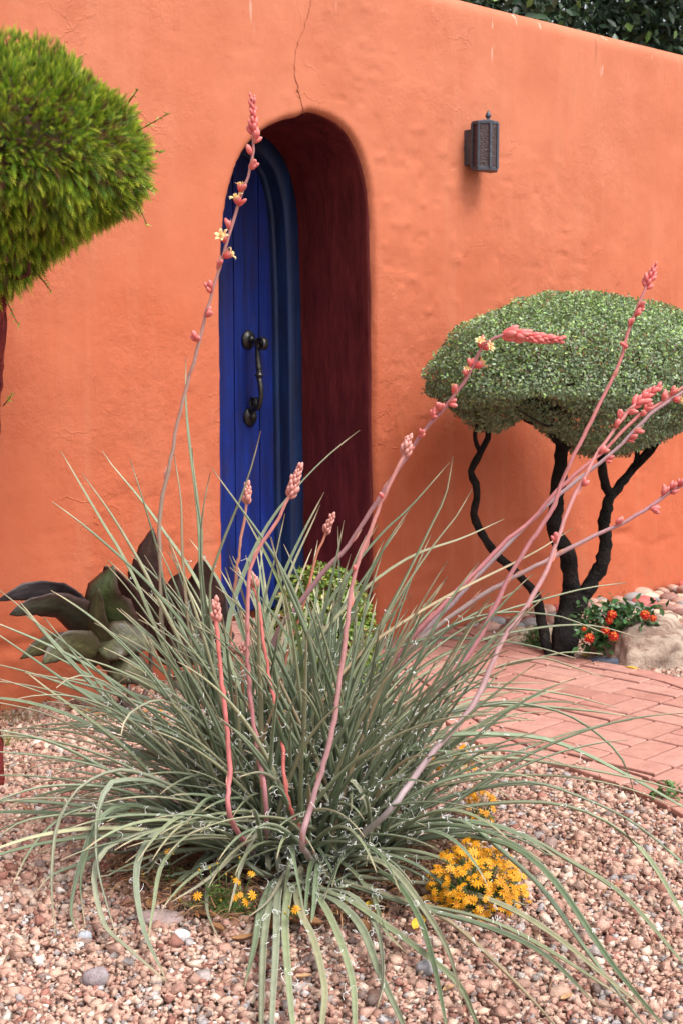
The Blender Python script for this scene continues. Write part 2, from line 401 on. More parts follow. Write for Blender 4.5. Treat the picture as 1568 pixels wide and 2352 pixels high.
for line, side in ((NEAR, 1), (FAR, -1)):   # border course following the curve
    s = np.r_[0, np.cumsum(np.linalg.norm(np.diff(line, axis=0), axis=1))]
    for q in np.arange(BL/2, s[-1]-BL/2, BL):
        p = np.array([np.interp(q, s, line[:, k]) for k in (0, 1)]); p2 = np.array([np.interp(q+.02, s, line[:, k]) for k in (0, 1)])
        tg = norm(p2-p); nn = np.array([-tg[1], tg[0]])*side; c = p+nn*(BW/2)
        if (WN[:2]@c) > WD-.03: continue
        put('brick', BR, path, M=Matrix.Translation((c[0], c[1], ZB+rng.uniform(-.002, .002))) @ Matrix.Rotation(math.atan2(tg[1], tg[0]), 4, 'Z'))

# ------------------------------------------------------------------ garden wall with the arched recess
arch_px = [(510, 760), (511, 640), (517, 530), (528, 450), (545, 385), (572, 335), (610, 297), (655, 275), (690, 268), (700, 262), (712, 256), (745, 262), (780, 280), (810, 312), (832, 355), (846, 410), (854, 470), (858, 560), (861, 680)]
A = [wall_uz(*p) for p in arch_px]
uL, uR_ = A[0][0], A[-1][0]+.004
A = [(uL, -.2), (uL-.002, .5), (uL, .95)] + A + [(uR_+.002, .95), (uR_+.006, .5), (uR_+.004, -.2)]
ARCH = spline(A, 240); ARCH_S = ARCH.copy()
_s = np.arange(240); ARCH[:, 0] += .0022*fbm(_s*.13, _s*0., 71, 3); ARCH[:, 1] += .0028*fbm(_s*.17, _s*0.+9, 73, 3)*(ARCH[:, 1] > 1.5)
RO = .026
us = np.r_[np.arange(-1.2, 1.6, .12), np.arange(1.6, 6.25, .0125), np.arange(6.25, 9.6, .12)]
zs = np.arange(-.1, WH-.065, .0125); RB = WH-zs[-1]; TH = .62
prof = [(0, z) for z in zs] + [(RB-RB*math.cos(a), zs[-1]+RB*math.sin(a)) for a in np.linspace(0, math.pi/2, 9)[1:]]
prof += [(TH-RB+RB*math.sin(a), WH-RB+RB*math.cos(a)) for a in np.linspace(0, math.pi/2, 6)] + [(TH, -.1)]
prof = np.array(prof); nu, npz = len(us), len(prof)
U = np.repeat(us[:, None], npz, 1); Dn = np.repeat(prof[None, :, 0], nu, 0).copy(); Z = np.repeat(prof[None, :, 1], nu, 0).copy()
front = (np.arange(npz) < len(zs))[None].repeat(nu, 0)
rough = np.clip(fbm(U*1.1, Z*1.1, 3, 3)*1.2+.35+.5*np.exp(-((U-3.4)/.9)**2), 0.1, 1.4)
disp = .010*fbm(U*.9, Z*.9, 11, 3)+.0012*fbm(U*5, Z*5, 21, 3)+.0010*rough*fbm(U*17, Z*17, 31, 3)
disp += .004*np.clip(vnoise(U*23, Z*23, 41)-.6, 0, 1)*rough*2.5-.004*np.clip(vnoise(U*19+vnoise(U*40, Z*40, 5), Z*30, 47)-.62, 0, 1)*rough*2.5
disp += -.006*np.clip(fbm(U*3, Z*9, 45, 3)-.5, 0, 1)*(Z < .45)*2
inside = inpoly(np.stack([U, Z], -1), ARCH) & front
UZ = np.stack([U, Z], -1); near = front & (U > uL-.1) & (U < uR_+.1) & (Z < 2.25)
idx = np.argwhere(near); P = UZ[near]; dm = np.full(len(P), 9.); im = np.zeros(len(P), int)
for k in range(len(ARCH)-1):
    a, b = ARCH[k], ARCH[k+1]; tt = np.clip(((P-a)@(b-a))/((b-a)@(b-a)), 0, 1); d = np.linalg.norm(P-(a+tt[:, None]*(b-a)), axis=1)
    m = d < dm; dm[m] = d[m]; im[m] = k
DIST = np.full(U.shape, 9.); DIST[near] = dm
# cells: drop those wholly inside, pull the inside corners of the rest onto the outline
q = np.arange(nu*npz).reshape(nu, npz)
F = np.stack([q[:-1, :-1], q[1:, :-1], q[1:, 1:], q[:-1, 1:]], -1).reshape(-1, 4)
ins = inside.ravel(); keep = ~ins[F].all(1); F = F[keep]
used = np.zeros(nu*npz, bool); used[F.ravel()] = True
snap = used & ins
CU, CZ = U.ravel().copy(), Z.ravel().copy(); DF = DIST.ravel().copy()
for v in np.where(snap)[0]:
    p = np.array([CU[v], CZ[v]]); best = 9
    for k in range(len(ARCH)-1):
        a, b = ARCH[k], ARCH[k+1]
        if abs(a[0]-p[0])+abs(a[1]-p[1]) > .06: continue
        tt = min(1, max(0, ((p-a)@(b-a))/((b-a)@(b-a)))); c = a+tt*(b-a); d = np.linalg.norm(p-c)
        if d < best: best = d; bc = c
    CU[v], CZ[v] = bc; DF[v] = 0
ro = np.where(DF < RO, RO-np.sqrt(np.clip(RO**2-(RO-DF)**2, 0, None)), 0)
depth = Dn.ravel()+ro-disp.ravel()*np.where(prof[None, :, 0].repeat(nu, 0).ravel() < .2, 1, 0)*np.clip(.35+DF/.05, 0, 1)
VW = WT[None]*CU[:, None]+WN[None]*(WD+depth)[:, None]+np.c_[np.zeros((len(CU), 2)), CZ]
remap = np.cumsum(used)-1
wall = empty('garden_wall', wallp(3.3, 0), 'tall orange stucco garden wall with rounded top and arched doorway', 'wall')
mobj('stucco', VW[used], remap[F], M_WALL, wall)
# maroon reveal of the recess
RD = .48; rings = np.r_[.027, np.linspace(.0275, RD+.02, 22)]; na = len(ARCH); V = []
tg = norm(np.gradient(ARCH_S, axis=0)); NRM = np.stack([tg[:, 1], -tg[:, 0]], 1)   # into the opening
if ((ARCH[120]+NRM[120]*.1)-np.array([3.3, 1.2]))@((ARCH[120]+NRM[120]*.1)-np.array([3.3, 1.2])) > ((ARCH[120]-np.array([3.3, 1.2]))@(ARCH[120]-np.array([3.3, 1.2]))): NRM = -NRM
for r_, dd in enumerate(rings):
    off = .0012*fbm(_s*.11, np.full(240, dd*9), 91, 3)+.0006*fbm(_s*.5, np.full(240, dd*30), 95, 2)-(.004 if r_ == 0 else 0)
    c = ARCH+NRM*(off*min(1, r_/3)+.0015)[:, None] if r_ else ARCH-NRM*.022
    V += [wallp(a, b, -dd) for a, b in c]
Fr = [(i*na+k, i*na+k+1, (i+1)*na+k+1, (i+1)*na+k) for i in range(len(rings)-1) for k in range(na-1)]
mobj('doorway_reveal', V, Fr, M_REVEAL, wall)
# hairline crack above the arch and two finer ones
def crack(px, wd, seed):
    rg = np.random.RandomState(seed); pts = spline([wall_uz(*p) for p in px], 46); mb = MB(); V = []
    pts[1:-1] += rg.normal(0, .0028, (44, 2))
    for i, (a, b) in enumerate(pts):
        k = np.argmin(np.abs(us-a)); kz = np.argmin(np.abs(zs-b)); o = disp[min(k, nu-1), kz]+.0035; h = wd*(.5+rg.rand())*min(1, i/4, (45-i)/4+.2)
        V += [wallp(a-h, b, o-.006), wallp(a, b, o), wallp(a+h, b, o-.006)]
    mb.add(V, [(3*i+k, 3*i+k+1, 3*i+k+4, 3*i+k+3) for i in range(45) for k in (0, 1)]); return mb.obj('crack', M_CRACK, wall)
crack([(716, -10), (700, 60), (682, 110), (678, 170), (688, 215), (700, 262)], .0007, 1)
# brick doorstep inside the recess
stp = empty('doorstep', wallp(3.31, 0, -.3), 'low red brick doorstep inside the maroon arched recess', 'doorstep')
n_b = 0
for row, (d0, d1) in enumerate(((.04, .245), (.25, .455))):
    for k in range(7):
        a = uL+.012+k*.1085
        if a+.1 > uR_-.004: break
        mb = MB(); prism(mb, [(a, d0), (a+.104, d0), (a+.104, d1), (a, d1)], 0.0, .085, .004, tf=lambda Vv: np.array([wallp(p[0], p[2], -p[1]) for p in Vv]))
        mb.F = [f[::-1] for f in mb.F]; mb.obj('brick', M_BRICK, stp, False)

# ------------------------------------------------------------------ blue arched door
door = empty('arched_door', wallp(3.3, .085, -.54), 'deep blue arched plank door with black scroll handle', 'door')
up = ARCH_S
def ringsweep(name, prof_, mat):            # profile of (inset, depth) swept along the arch
    V = []
    for ins_, dd in prof_:
        c = up+NRM*ins_
        V += [wallp(a, max(b, .09 if i < 4 or i > 235 else b), -dd) for i, (a, b) in enumerate(c)]
    n = len(prof_); Fq = [(i*na+k, (i+1)*na+k, (i+1)*na+k+1, i*na+k+1) for i in range(n-1) for k in range(na-1)]
    return mobj(name, V, Fq, mat, door)
ringsweep('door_frame', [(-.015, .5), (-.012, RD-.004), (.066, RD-.004), (.071, RD+.004), (.071, .585)], M_FRAME)
ringsweep('moulding', [(.068, .545), (.084, .545), (.09, .552), (.09, .562), (.094, .568), (.094, .59)], M_FRAME)
PWD = .133; u0 = uR_-.094-.07
edges = [u0+.07+.02] + [u0-k*PWD for k in range(6)]
for a1, a0 in zip(edges[:-1], edges[1:]):
    a0c, a1c = a0+.0022, a1-.0022
    if a1c < uL+.05: break
    xs = np.linspace(a0c, a1c, 9)
    ins_arch = up+NRM*.03
    def archz(x):
        m = (np.abs(ins_arch[:, 0]-x) < .03) & (ins_arch[:, 1] > 1.2)
        if not m.any(): return 1.3
        j = np.where(m)[0]; return float(ins_arch[j[np.argmin(np.abs(ins_arch[j, 0]-x))], 1])
    poly = [(a0c, .09), (a1c, .09)] + [(x, archz(x)) for x in xs[::-1]]
    mb = MB(); prism(mb, poly, -.04, 0, .004, tf=lambda Vv: np.array([wallp(p[0], p[1], p[2]-.566) for p in Vv]))
    mb.obj('plank', M_DOOR, door, False)
# backing so that the joints stay dark
mb = MB(); prism(mb, [(uL+.05, .09), (uR_-.05, .09), (uR_-.05, 1.6), (3.31, 2.02), (uL+.05, 1.6)], -.02, 0, .001, tf=lambda Vv: np.array([wallp(p[0], p[1], p[2]-.605) for p in Vv])); mb.obj('door_backing', M_FRAME, door, False)
# handle
def door_uz(px, py, out): return wall_uz(px, py, -.566+out)
def rosette(px, py):
    u, z = door_uz(px, py, .01); mb = MB()
    V0 = len(mb.V); lathe(mb, [(.034, -.004), (.036, .002), (.031, .008), (.018, .013), (.013, .02), (.012, .034)], 14)
    V = np.vstack(mb.V); rg = np.random.RandomState(int(px)); V[:, :2] *= 1+rg.uniform(-.05, .05, (len(V), 1))
    W = np.array([wallp(u+p[0], z+p[1]*1.15, -.562+p[2]) for p in V]); return W, mb.F
hd = []
W, Ff = rosette(573, 780); hn = mobj('handle', W, Ff, M_IRON, door)      # upper rose carries the sub-parts
W, Ff = rosette(577, 957); mobj('rose', W, Ff, M_IRON, hn)
def strap(pts, wd, th):                     # forged strap: (out, z) profile at a given u, wide along the wall
    V = []; n = len(pts); P = np.array(pts); Tn = norm(np.gradient(P[:, :2], axis=0))
    for i in range(n):
        o, z, u = P[i]; nx, nz = -Tn[i][1], Tn[i][0]
        ww = wd[i] if hasattr(wd, '__len__') else wd
        for su, sn in ((-1, -1), (1, -1), (1, 1), (-1, 1)): V.append(wallp(u+su*ww/2, z+nz*sn*th/2, -.566+o+nx*sn*th/2))
    Fq = [(4*i+k, 4*i+(k+1) % 4, 4*i+4+(k+1) % 4, 4*i+4+k) for i in range(n-1) for k in range(4)]+[(3, 2, 1, 0), tuple(4*(n-1)+k for k in range(4))]
    return V, Fq
uh, zt = door_uz(586, 786, .055); _, zb = door_uz(590, 945, .05)
zc_top, zc_bot = zt-.002, zb+.036
def spiral(cx, cz, r0, r1, a0, turns, n=26): return [(cx+(r0+(r1-r0)*t)*math.cos(a0+turns*2*math.pi*t), cz+(r0+(r1-r0)*t)*math.sin(a0+turns*2*math.pi*t), uh) for t in np.linspace(0, 1, n)]
V, Fq = strap(spiral(.104, zc_top-.008, .033, .010, math.pi, -1.45), .027, .005); mobj('scroll', V, Fq, M_IRON, hn)
V, Fq = strap(spiral(.046, zc_bot, .028, .009, -.6, 1.5), .024, .005); mobj('scroll', V, Fq, M_IRON, hn)
def grip_piece(pts, rad):
    mb = MB(); tube(mb, [wallp(u, z, -.566+o) for o, z, u in pts], rad, 10); return mb
zm = (zt+zb)/2+.01
g1 = spline([(.028, zt+.002, uh), (.062, zt+.004, uh), (.071, zt-.03, uh), (.074, zt-.07, uh), (.082, zm+.018, uh)], 16)
grip_piece(g1, np.r_[np.linspace(.011, .010, 8), np.linspace(.010, .0135, 8)]).obj('grip', M_IRON, hn)
g2 = spline([(.084, zm-.018, uh), (.094, zm-.06, uh), (.092, zb+.05, uh), (.076, zb+.018, uh), (.05, zb+.008, uh), (.018, zb, uh)], 20)
grip_piece(g2, np.r_[np.linspace(.012, .011, 10), np.linspace(.011, .009, 10)]).obj('grip', M_IRON, hn)
mb = MB(); lathe(mb, [(.010, -.024), (.012, -.02), (.012, -.015), (.0105, -.012), (.015, -.008), (.0195, -.004), (.0195, 0), (.014, .006), (.011, .01), (.013, .014), (.013, .018), (.010, .022)], 14)
mobj('collar', np.array([wallp(uh+p[0], zm+p[2], -.566+.083+p[1]) for p in np.vstack(mb.V)]), mb.F, M_IRON, hn)

# ------------------------------------------------------------------ wall lantern
uc, zl0, zl1 = 4.250, *[wall_uz(1110, y, .09)[1] for y in (391, 277)]
lan = empty('wall_lantern', wallp(uc, zl0, 0), 'small blue grey iron lantern with finial fixed to orange wall', 'lantern')
def lampbox(name, u0, u1, z0, z1, o0, o1, mat, parent, bev=.002):
    mb = MB(); prism(mb, [(u0, z0), (u1, z0), (u1, z1), (u0, z1)], o0, o1, bev, tf=lambda Vv: np.array([wallp(uc+p[0], p[1], p[2]) for p in Vv])); return mb.obj(name, mat, parent, False)
lampbox('back_box', -.05, .05, zl0+.028, zl1-.03, -.02, .062, M_LAMP, lan, .008)
plan = [(-.058, .05), (-.058, .084), (-.022, .120), (.022, .120), (.058, .084), (.058, .05)]
def ringp(s): return [(a*s, .087+(b-.087)*s) for a, b in plan]
def slab(name, s, z0, z1, mat):
    mb = MB(); prism(mb, ringp(s)[::-1], z0, z1, .003, tf=lambda Vv: np.array([wallp(uc+p[0], p[2], p[1]) for p in Vv])); return mb.obj(name, mat, lan, False)
slab('roof', 1.06, zl1-.013, zl1, M_LAMP); slab('roof_cap', .55, zl1-.004, zl1+.006, M_LAMP); slab('base', 1.06, zl0, zl0+.014, M_LAMP)
for a, b in plan:
    mb = MB(); prism(mb, [(a*.985-.006, b-.006), (a*.985+.006, b-.006), (a*.985+.006, b+.004), (a*.985-.006, b+.004)], zl0+.01, zl1-.008, .001, tf=lambda Vv: np.array([wallp(uc+p[0], p[2], p[1]) for p in Vv])); mb.obj('post', M_LAMP, lan, False)
pr = ringp(.93)
for (a, b), (c, d) in zip(pr[:-1], pr[1:]):
    tv = norm(np.array([c-a, d-b])); nv = np.array([tv[1], -tv[0]])*.0025
    mb = MB(); prism(mb, [(a-nv[0], b-nv[1]), (c-nv[0], d-nv[1]), (c+nv[0], d+nv[1]), (a+nv[0], b+nv[1])], zl0+.012, zl1-.01, .0004, tf=lambda Vv: np.array([wallp(uc+p[0], p[2], p[1]) for p in Vv])); mb.obj('pane', M_LGLASS, lan, False)
mb = MB(); lathe(mb, [(.011, 0), (.007, .006), (.006, .012), (.012, .017), (.013, .022), (.009, .032), (.004, .04), (.001, .045)], 12)
mobj('finial', np.array([wallp(uc+p[0], zl1+.002+p[2], .085+p[1]) for p in np.vstack(mb.V)]), mb.F, M_LAMP, lan)

# ------------------------------------------------------------------ foliage helpers
def rand_dirs(rg, n): return norm(rg.normal(size=(n, 3)))
def leaf_cloud(P, Nn, rg, size, asp, cols, fold=.25, droop=0.0, spread=.7, lite=False):
    """small pointed leaves, 2 folded quads each, at points P facing roughly along Nn"""
    n = len(P); size = np.broadcast_to(size, (n,))[:, None]
    Nn = norm(Nn+spread*rg.normal(size=(n, 3))); A = rand_dirs(rg, n); Td = norm(A-Nn*(A*Nn).sum(1, keepdims=True))
    Td = norm(Td+.35*Nn+np.array([0, 0, -droop])); S = norm(np.cross(Td, Nn)); Nn = np.cross(S, Td)
    if lite:
        t = np.array([0, .5, 1, .5]); s = np.array([0, .5, 0, -.5])*asp; h = np.array([0, 1, 0, 1])*fold*.3*asp
        V = P[:, None]+size[:, None]*(Td[:, None]*t[None, :, None]+S[:, None]*s[None, :, None]+Nn[:, None]*h[None, :, None])
        F = np.array([[0, 1, 2], [0, 2, 3]])[None]+4*np.arange(n)[:, None, None]
        return V.reshape(-1, 3), F.reshape(-1, 3), np.repeat(cols, 4, 0)
    t = np.array([0, .35, .72, 1, .72, .35]); s = np.array([0, .5, .36, 0, -.36, -.5])*asp; h = np.array([0, 1, 1, 0, 1, 1])*fold*.3*asp
    V = P[:, None]+size[:, None]*(Td[:, None]*t[None, :, None]+S[:, None]*s[None, :, None]+Nn[:, None]*(h-.12*t*t)[None, :, None])
    F = np.array([[0, 1, 2, 3], [0, 3, 4, 5]])[None]+6*np.arange(n)[:, None, None]
    return V.reshape(-1, 3), F.reshape(-1, 4), np.repeat(cols, 6, 0)
def jitcol(rg, n, c, v=.2, hue=.08):
    c = np.asarray(c, float); return np.clip(np.broadcast_to(c, (n, 3))*(1+rg.uniform(-v, v, (n, 1)))*(1+rg.uniform(-hue, hue, (n, 3))), 0, 1)
def pick(rg, n, choices, p):
    idx = rg.choice(len(choices), n, p=np.array(p)/sum(p)); return np.array(choices)[idx]

# ------------------------------------------------------------------ trained conifer on the left
rg = np.random.RandomState(12)
TY = 3.72
base = ground(-24, 1795)
con = empty('conifer_topiary', base, 'bright lime green conifer clipped into a mushroom head on a shaggy red trunk', 'tree')
ppx = [(-24, 1795), (-40, 1600), (-52, 1400), (-48, 1200), (-32, 1000), (-20, 820), (-12, 690), (-12, 560)]
tp = spline([at(x, y, TY) for x, y in ppx], 60); tp[0][2] = -.02
mb = MB(); rad = np.interp(np.linspace(0, 1, 60), [0, .1, .5, 1], [.05, .042, .036, .032])
tube(mb, tp, rad, 12, jitcol(rg, 60, (.17, .022, .02), .2), wob=.16, rng=rg)
for k in range(240):                           # lifting strips of bark
    i = rg.randint(1, 55); a = rg.uniform(0, 6.28); L = rg.uniform(.05, .13)
    d = np.array([math.cos(a), math.sin(a), 0]); s_ = np.array([-d[1], d[0], 0]); p = tp[i]+d*(rad[i]*1.02); wd = rg.uniform(.003, .008); o = rg.uniform(.002, .014)
    V = [p-s_*wd, p+s_*wd, p+s_*wd*.7+np.array([0, 0, L*.5])+d*o*.3, p-s_*wd*.7+np.array([0, 0, L*.5])+d*o*.3, p+np.array([0, 0, L])+d*o+s_*wd*.4, p+np.array([0, 0, L])+d*o-s_*wd*.4]
    mb.add(V, [(0, 1, 2, 3), (3, 2, 4, 5)], jitcol(rg, 6, (.19, .03, .025), .4))
mb.obj('trunk', M_RBARK, con)
cx_px = -30; c0 = at(cx_px, 380, TY)
prof_px = [(2, 92), (60, 98), (130, 106), (190, 128), (250, 166), (300, 220), (335, 295), (350, 350), (345, 400), (325, 445), (285, 480), (230, 510), (175, 545), (130, 590), (95, 632), (62, 668), (25, 690)]
pr_ = np.array([[(x-cx_px)/FPX*TY, at(x, y, TY)[2]] for x, y in prof_px]); pr_[:, 0] -= .028; pr_[:, 1] -= np.interp(pr_[:, 1], [pr_[:, 1].min(), pr_[:, 1].max()], [-.015, .028]); pr_[:, 0] = np.maximum(pr_[:, 0], .012)
pr_ = np.vstack([[0.004, pr_[0, 1]+.002], pr_]); PRS = spline(pr_, 160)
def revolve_pts(n, PR, cxy, rg, lump=.02, seed=1, sc=11):
    w_ = np.r_[0, np.cumsum(np.linalg.norm(np.diff(PR, axis=0), axis=1)*(.5*(PR[1:, 0]+PR[:-1, 0])))]; w_ /= w_[-1]
    t = np.interp(rg.rand(n), w_, np.arange(len(PR))); i = np.clip(t.astype(int), 0, len(PR)-2); f = (t-i)[:, None]
    q = PR[i]*(1-f)+PR[i+1]*f; tgp = norm(PR[i+1]-PR[i]); a = rg.uniform(0, 2*math.pi, n)
    nr, nz = -tgp[:, 1], tgp[:, 0]
    d = np.c_[np.cos(a), np.sin(a)]; Nn = np.c_[d*nr[:, None], nz]; P = np.c_[d*q[:, :1]+cxy, q[:, 1]]
    P = P+Nn*(lump*noise3(P, sc, seed))[:, None]; return P, Nn
n = 26000
P, Nn = revolve_pts(n, PRS, c0[:2], rg, .020, 3, 21)
if (Nn[:, :2]*(P[:, :2]-c0[:2])).sum() < 0: Nn = -Nn
depth_in = rg.rand(n)**1.3*.085; P = P-Nn*depth_in[:, None]
gap_ = (noise3(P, 34, 55) > -.62) | (rg.rand(n) < .35); P, Nn, depth_in = P[gap_], Nn[gap_], depth_in[gap_]; n = len(P)
zrel = (P[:, 2]-PRS[:, 1].min())/(PRS[:, 1].max()-PRS[:, 1].min())
Dd = norm(Nn+np.c_[np.zeros((n, 2)), np.interp(zrel, [0, .35, .6, 1], [-1.1, -.65, .15, .95])]+.5*rg.normal(size=(n, 3)))
L = rg.uniform(.020, .038, n)*np.interp(zrel, [0, .4, 1], [1.25, 1.15, .85])
tipc = pick(rg, n, [(.66, .78, .04), (.48, .66, .03), (.84, .88, .09), (.20, .38, .02)], [3, 3, 3.2, 2.2]); tipc = tipc*rg.uniform(.6, 1.2, (n, 1))
dead = (rg.rand(n) < .2+.12*noise3(P, 9, 77)) & (depth_in > .008); tipc[dead] = np.array([.24, .10, .055])*rg.uniform(.5, 1.2, (dead.sum(), 1))
A_ = rand_dirs(rg, n); S = norm(np.cross(Dd, A_)); B = np.cross(S, Dd)
st = np.linspace(.12, .95, 6); tv, tf, tcw = [], [], []
def spray_template():
    V = [(0, 0, 0), (1, 0, 0), (0, .018, 0), (1, .006, 0)]; Fq = [(0, 1, 3), (0, 3, 2)]; cw = [0, 1, 0, 1]
    for i, t in enumerate(st):
        ln = .23*math.sin(math.pi*min(1, .18+t*.85))+.05
        for (a, b) in ((1, .12), (-1, .12), (.25, 1), (-.25, -.75)):
            k = len(V); nn = math.hypot(a, b); a, b = a/nn, b/nn
            V += [(t-.05, 0, 0), (t+.06, 0, 0), (t+.2+.05*t, a*ln, b*ln*.8)]; Fq.append((k, k+1, k+2)); cw += [t*.8, t*.8, min(1, t*.8+.35)]
    return np.array(V), np.array(Fq), np.array(cw)
tv, tf, tcw = spray_template(); tcw = tcw**2.1; nv = len(tv)
bend = np.interp(zrel, [0, .5, 1], [.2, .08, -.05])
loc = tv[None]*L[:, None, None]
V = P[:, None]+Dd[:, None]*loc[..., :1]+S[:, None]*loc[..., 1:2]+B[:, None]*loc[..., 2:3]
V[..., 2] -= (bend*L)[:, None]*tv[None, :, 0]**2
basec = np.where(dead[:, None], tipc*.7, np.array([.075, .16, .012])*rg.uniform(.6, 1.2, (n, 1)))
CC = basec[:, None]*(1-tcw[None, :, None])+tipc[:, None]*tcw[None, :, None]
F_ = tf[None]+nv*np.arange(n)[:, None, None]
mobj('crown', V.reshape(-1, 3), F_.reshape(-1, 3), M_CONIF, con, CC.reshape(-1, 3), smooth=False)
# twiggy heart of the crown: limbs, seen only through gaps
mb = MB()
for k in range(60):
    a = rg.uniform(0, 6.28); i = rg.randint(15, 145); q_ = PRS[i]; e = np.array([c0[0]+math.cos(a)*(q_[0]-.05), c0[1]+math.sin(a)*(q_[0]-.05), q_[1]])
    s0 = np.array([c0[0], c0[1], max(PRS[:, 1].min()+.05, e[2]-.2)]); m_ = (s0+e)/2+rg.normal(0, .03, 3)
    tube(mb, spline([s0, m_, e], 8), np.linspace(.011, .003, 8), 5, jitcol(rg, 8, (.10, .03, .02), .2))
mb.obj('limbs', M_RBARK, con)
cr = PRS.copy(); cr[:, 0] = np.maximum(cr[:, 0]-.085, .004); zc = cr[:, 1].mean(); cr[:, 1] = zc+(cr[:, 1]-zc)*.8
mb = MB(); lathe(mb, [tuple(p) for p in cr[::8][::-1]], 20, Matrix.Translation((c0[0], c0[1], 0))); Vc = np.vstack(mb.V); Vc += .02*noise3(Vc, 25, 9)[:, None]
mobj('inner_thatch', Vc, mb.F, M_LITTER, con, jitcol(rg, len(Vc), (.06, .035, .018), .4))
# a few loose shoots that escaped the shears
for (x0, y0, x1, y1) in ((345, 285, 385, 262), (350, 345, 372, 350), (335, 430, 352, 440), (318, 470, 338, 515), (255, 490, 300, 485), (300, 230, 318, 205), (20, 700, 42, 745), (95, 640, 118, 668), (18, 920, 30, 905)):
    mb = MB(); a, b = at(x0, y0, TY-.05), at(x1, y1, TY-.08); pth = spline([a-(b-a)*.8, a, b], 10); tube(mb, pth, np.linspace(.0022, .001, 10), 4, (.2, .06, .04))
    for k in range(3, 10):
        for sg in (-1, 1):
            d = norm(pth[min(k+1, 9)]-pth[k-1]+sg*.02*rg.normal(size=3)+np.array([0, 0, .006*sg])); p = pth[k]; s_ = norm(np.cross(d, rg.normal(size=3)))*.0025
            mb.add([p-s_, p+s_, p+d*.016], [(0, 1, 2)], (.28, .42, .06))
    mb.obj('shoot', M_CONIF, con)

# ------------------------------------------------------------------ cloud-pruned tree on the right
rg = np.random.RandomState(21)
TB = ground(1287, 1500)
tre = empty('cloud_pruned_tree', TB, 'grey green clipped dome tree on several twisting black trunks', 'tree')
mb = MB()
def limb(px, r0, r1, Y0=5.33, Y1=5.3, n=30, wob=.2):
    P = spline([at(x, y, Y0+(Y1-Y0)*i/(len(px)-1)) for i, (x, y) in enumerate(px)], n)
    P += np.cumsum(rg.normal(0, .0012, P.shape), 0)
    tube(mb, P, np.linspace(r0, r1, n), 9, jitcol(rg, n, (.014, .011, .010), .4), wob=wob, rng=rg)
s17 = 1.745e-3
limb([(1262, 1512), (1245, 1440), (1232, 1370), (1182, 1312), (1130, 1262), (1092, 1195), (1096, 1130), (1080, 1092), (1102, 1045), (1122, 1000), (1105, 955), (1110, 880)], .021, .011, 5.3, 5.25, 44)
limb([(1104, 1042), (1090, 1000), (1096, 968), (1090, 900)], .009, .007, 5.25, 5.2, 12)
limb([(1284, 1512), (1296, 1420), (1312, 1350), (1305, 1285), (1276, 1222), (1280, 1150), (1287, 1085), (1292, 1025), (1300, 960), (1310, 880)], .040, .022, 5.32, 5.35, 44)
limb([(1290, 1030), (1262, 990), (1235, 940), (1210, 860)], .015, .008, 5.34, 5.2, 16)
limb([(1294, 1030), (1322, 1008), (1350, 960), (1370, 880)], .015, .008, 5.34, 5.5, 16)
limb([(1296, 1508), (1312, 1430), (1335, 1375), (1372, 1312), (1390, 1255), (1386, 1200), (1400, 1135)], .038, .022, 5.32, 5.42, 40)
limb([(1402, 1140), (1386, 1108), (1378, 1055), (1372, 1000), (1350, 900)], .021, .011, 5.42, 5.35, 20)
limb([(1402, 1142), (1425, 1110), (1452, 1078), (1488, 1035), (1520, 990), (1560, 900)], .020, .011, 5.42, 5.6, 24)
limb([(1452, 1080), (1475, 1062), (1505, 1030), (1530, 990)], .010, .006, 5.48, 5.4, 12)
limb([(1455, 1072), (1465, 1030), (1480, 980)], .011, .006, 5.48, 5.6, 12)
mb.obj('trunk', M_BARK, tre)
cc = at(1345, 870, 5.38); cc = WT*(cc@WT)+WN*(WD-.60)+np.array([0, 0, cc[2]])
cc = cc+np.array([.03, 0, -.022]); au, an_, ct, cb = .735, .50, .36, .215
n = 150000
dd = rand_dirs(rg, n)
lob = 1+.035*noise3(dd*1.0, 9, 5)+.022*noise3(dd, 26, 6)+np.where(rg.rand(n) < .02, rg.rand(n)*.05, 0)
zc_ = np.where(dd[:, 2] > 0, ct, cb)
upp = np.sign(dd[:, 2])*np.abs(dd[:, 2])**.97
shell = 1-.26*rg.rand(n)**1.7
P = cc+(WT*au)[None]*(dd[:, 0]*lob*shell)[:, None]+(WN*an_)[None]*(dd[:, 1]*lob*shell)[:, None]+np.c_[np.zeros((n, 2)), upp*zc_*lob*shell]
Nn = norm(WT*(dd[:, :1]/au)+WN*(dd[:, 1:2]/an_)+np.c_[np.zeros((n, 2)), dd[:, 2]/zc_])
# ragged, scalloped underside: tufts hang round the limbs, gaps between them
und = dd[:, 2] < -.05
uu = (P-cc)@WT; hole = noise3(np.c_[uu*1.0, (P-cc)@WN*1.0, uu*0], 10, 15)
P[und, 2] += (-.09*np.clip(hole[und]+.4, 0, 1.0))*np.clip((-dd[und, 2]-.3)*2.2, 0, 1)
low_ = dd[:, 2] < -.62
P[und, 2] += np.interp(P[und, 0]-cc[0], [-.63, -.5, -.36, -.28, -.19, -.08, .1, .8], [.05, .04, .05, .11, .06, .01, 0, 0])*np.clip((-dd[und, 2]-.12)*2.5, 0, 1)
keep_ = ~(low_ & (hole < 0) & (rg.rand(n) < .93*np.clip(-hole*3, 0, 1)))
keep_ &= ~(low_ & (rg.rand(n) < .3))
P, Nn, dz = P[keep_], Nn[keep_], dd[keep_, 2]; n = len(P)
pale_share = np.clip(.35+.5*dz, .05, .8)  # share of lighter, yellower leaves grows towards the top of the crown
cols = np.where((rg.rand(n) < pale_share*.55)[:, None], jitcol(rg, n, (.29, .43, .13), .28), jitcol(rg, n, (.22, .29, .165), .38))
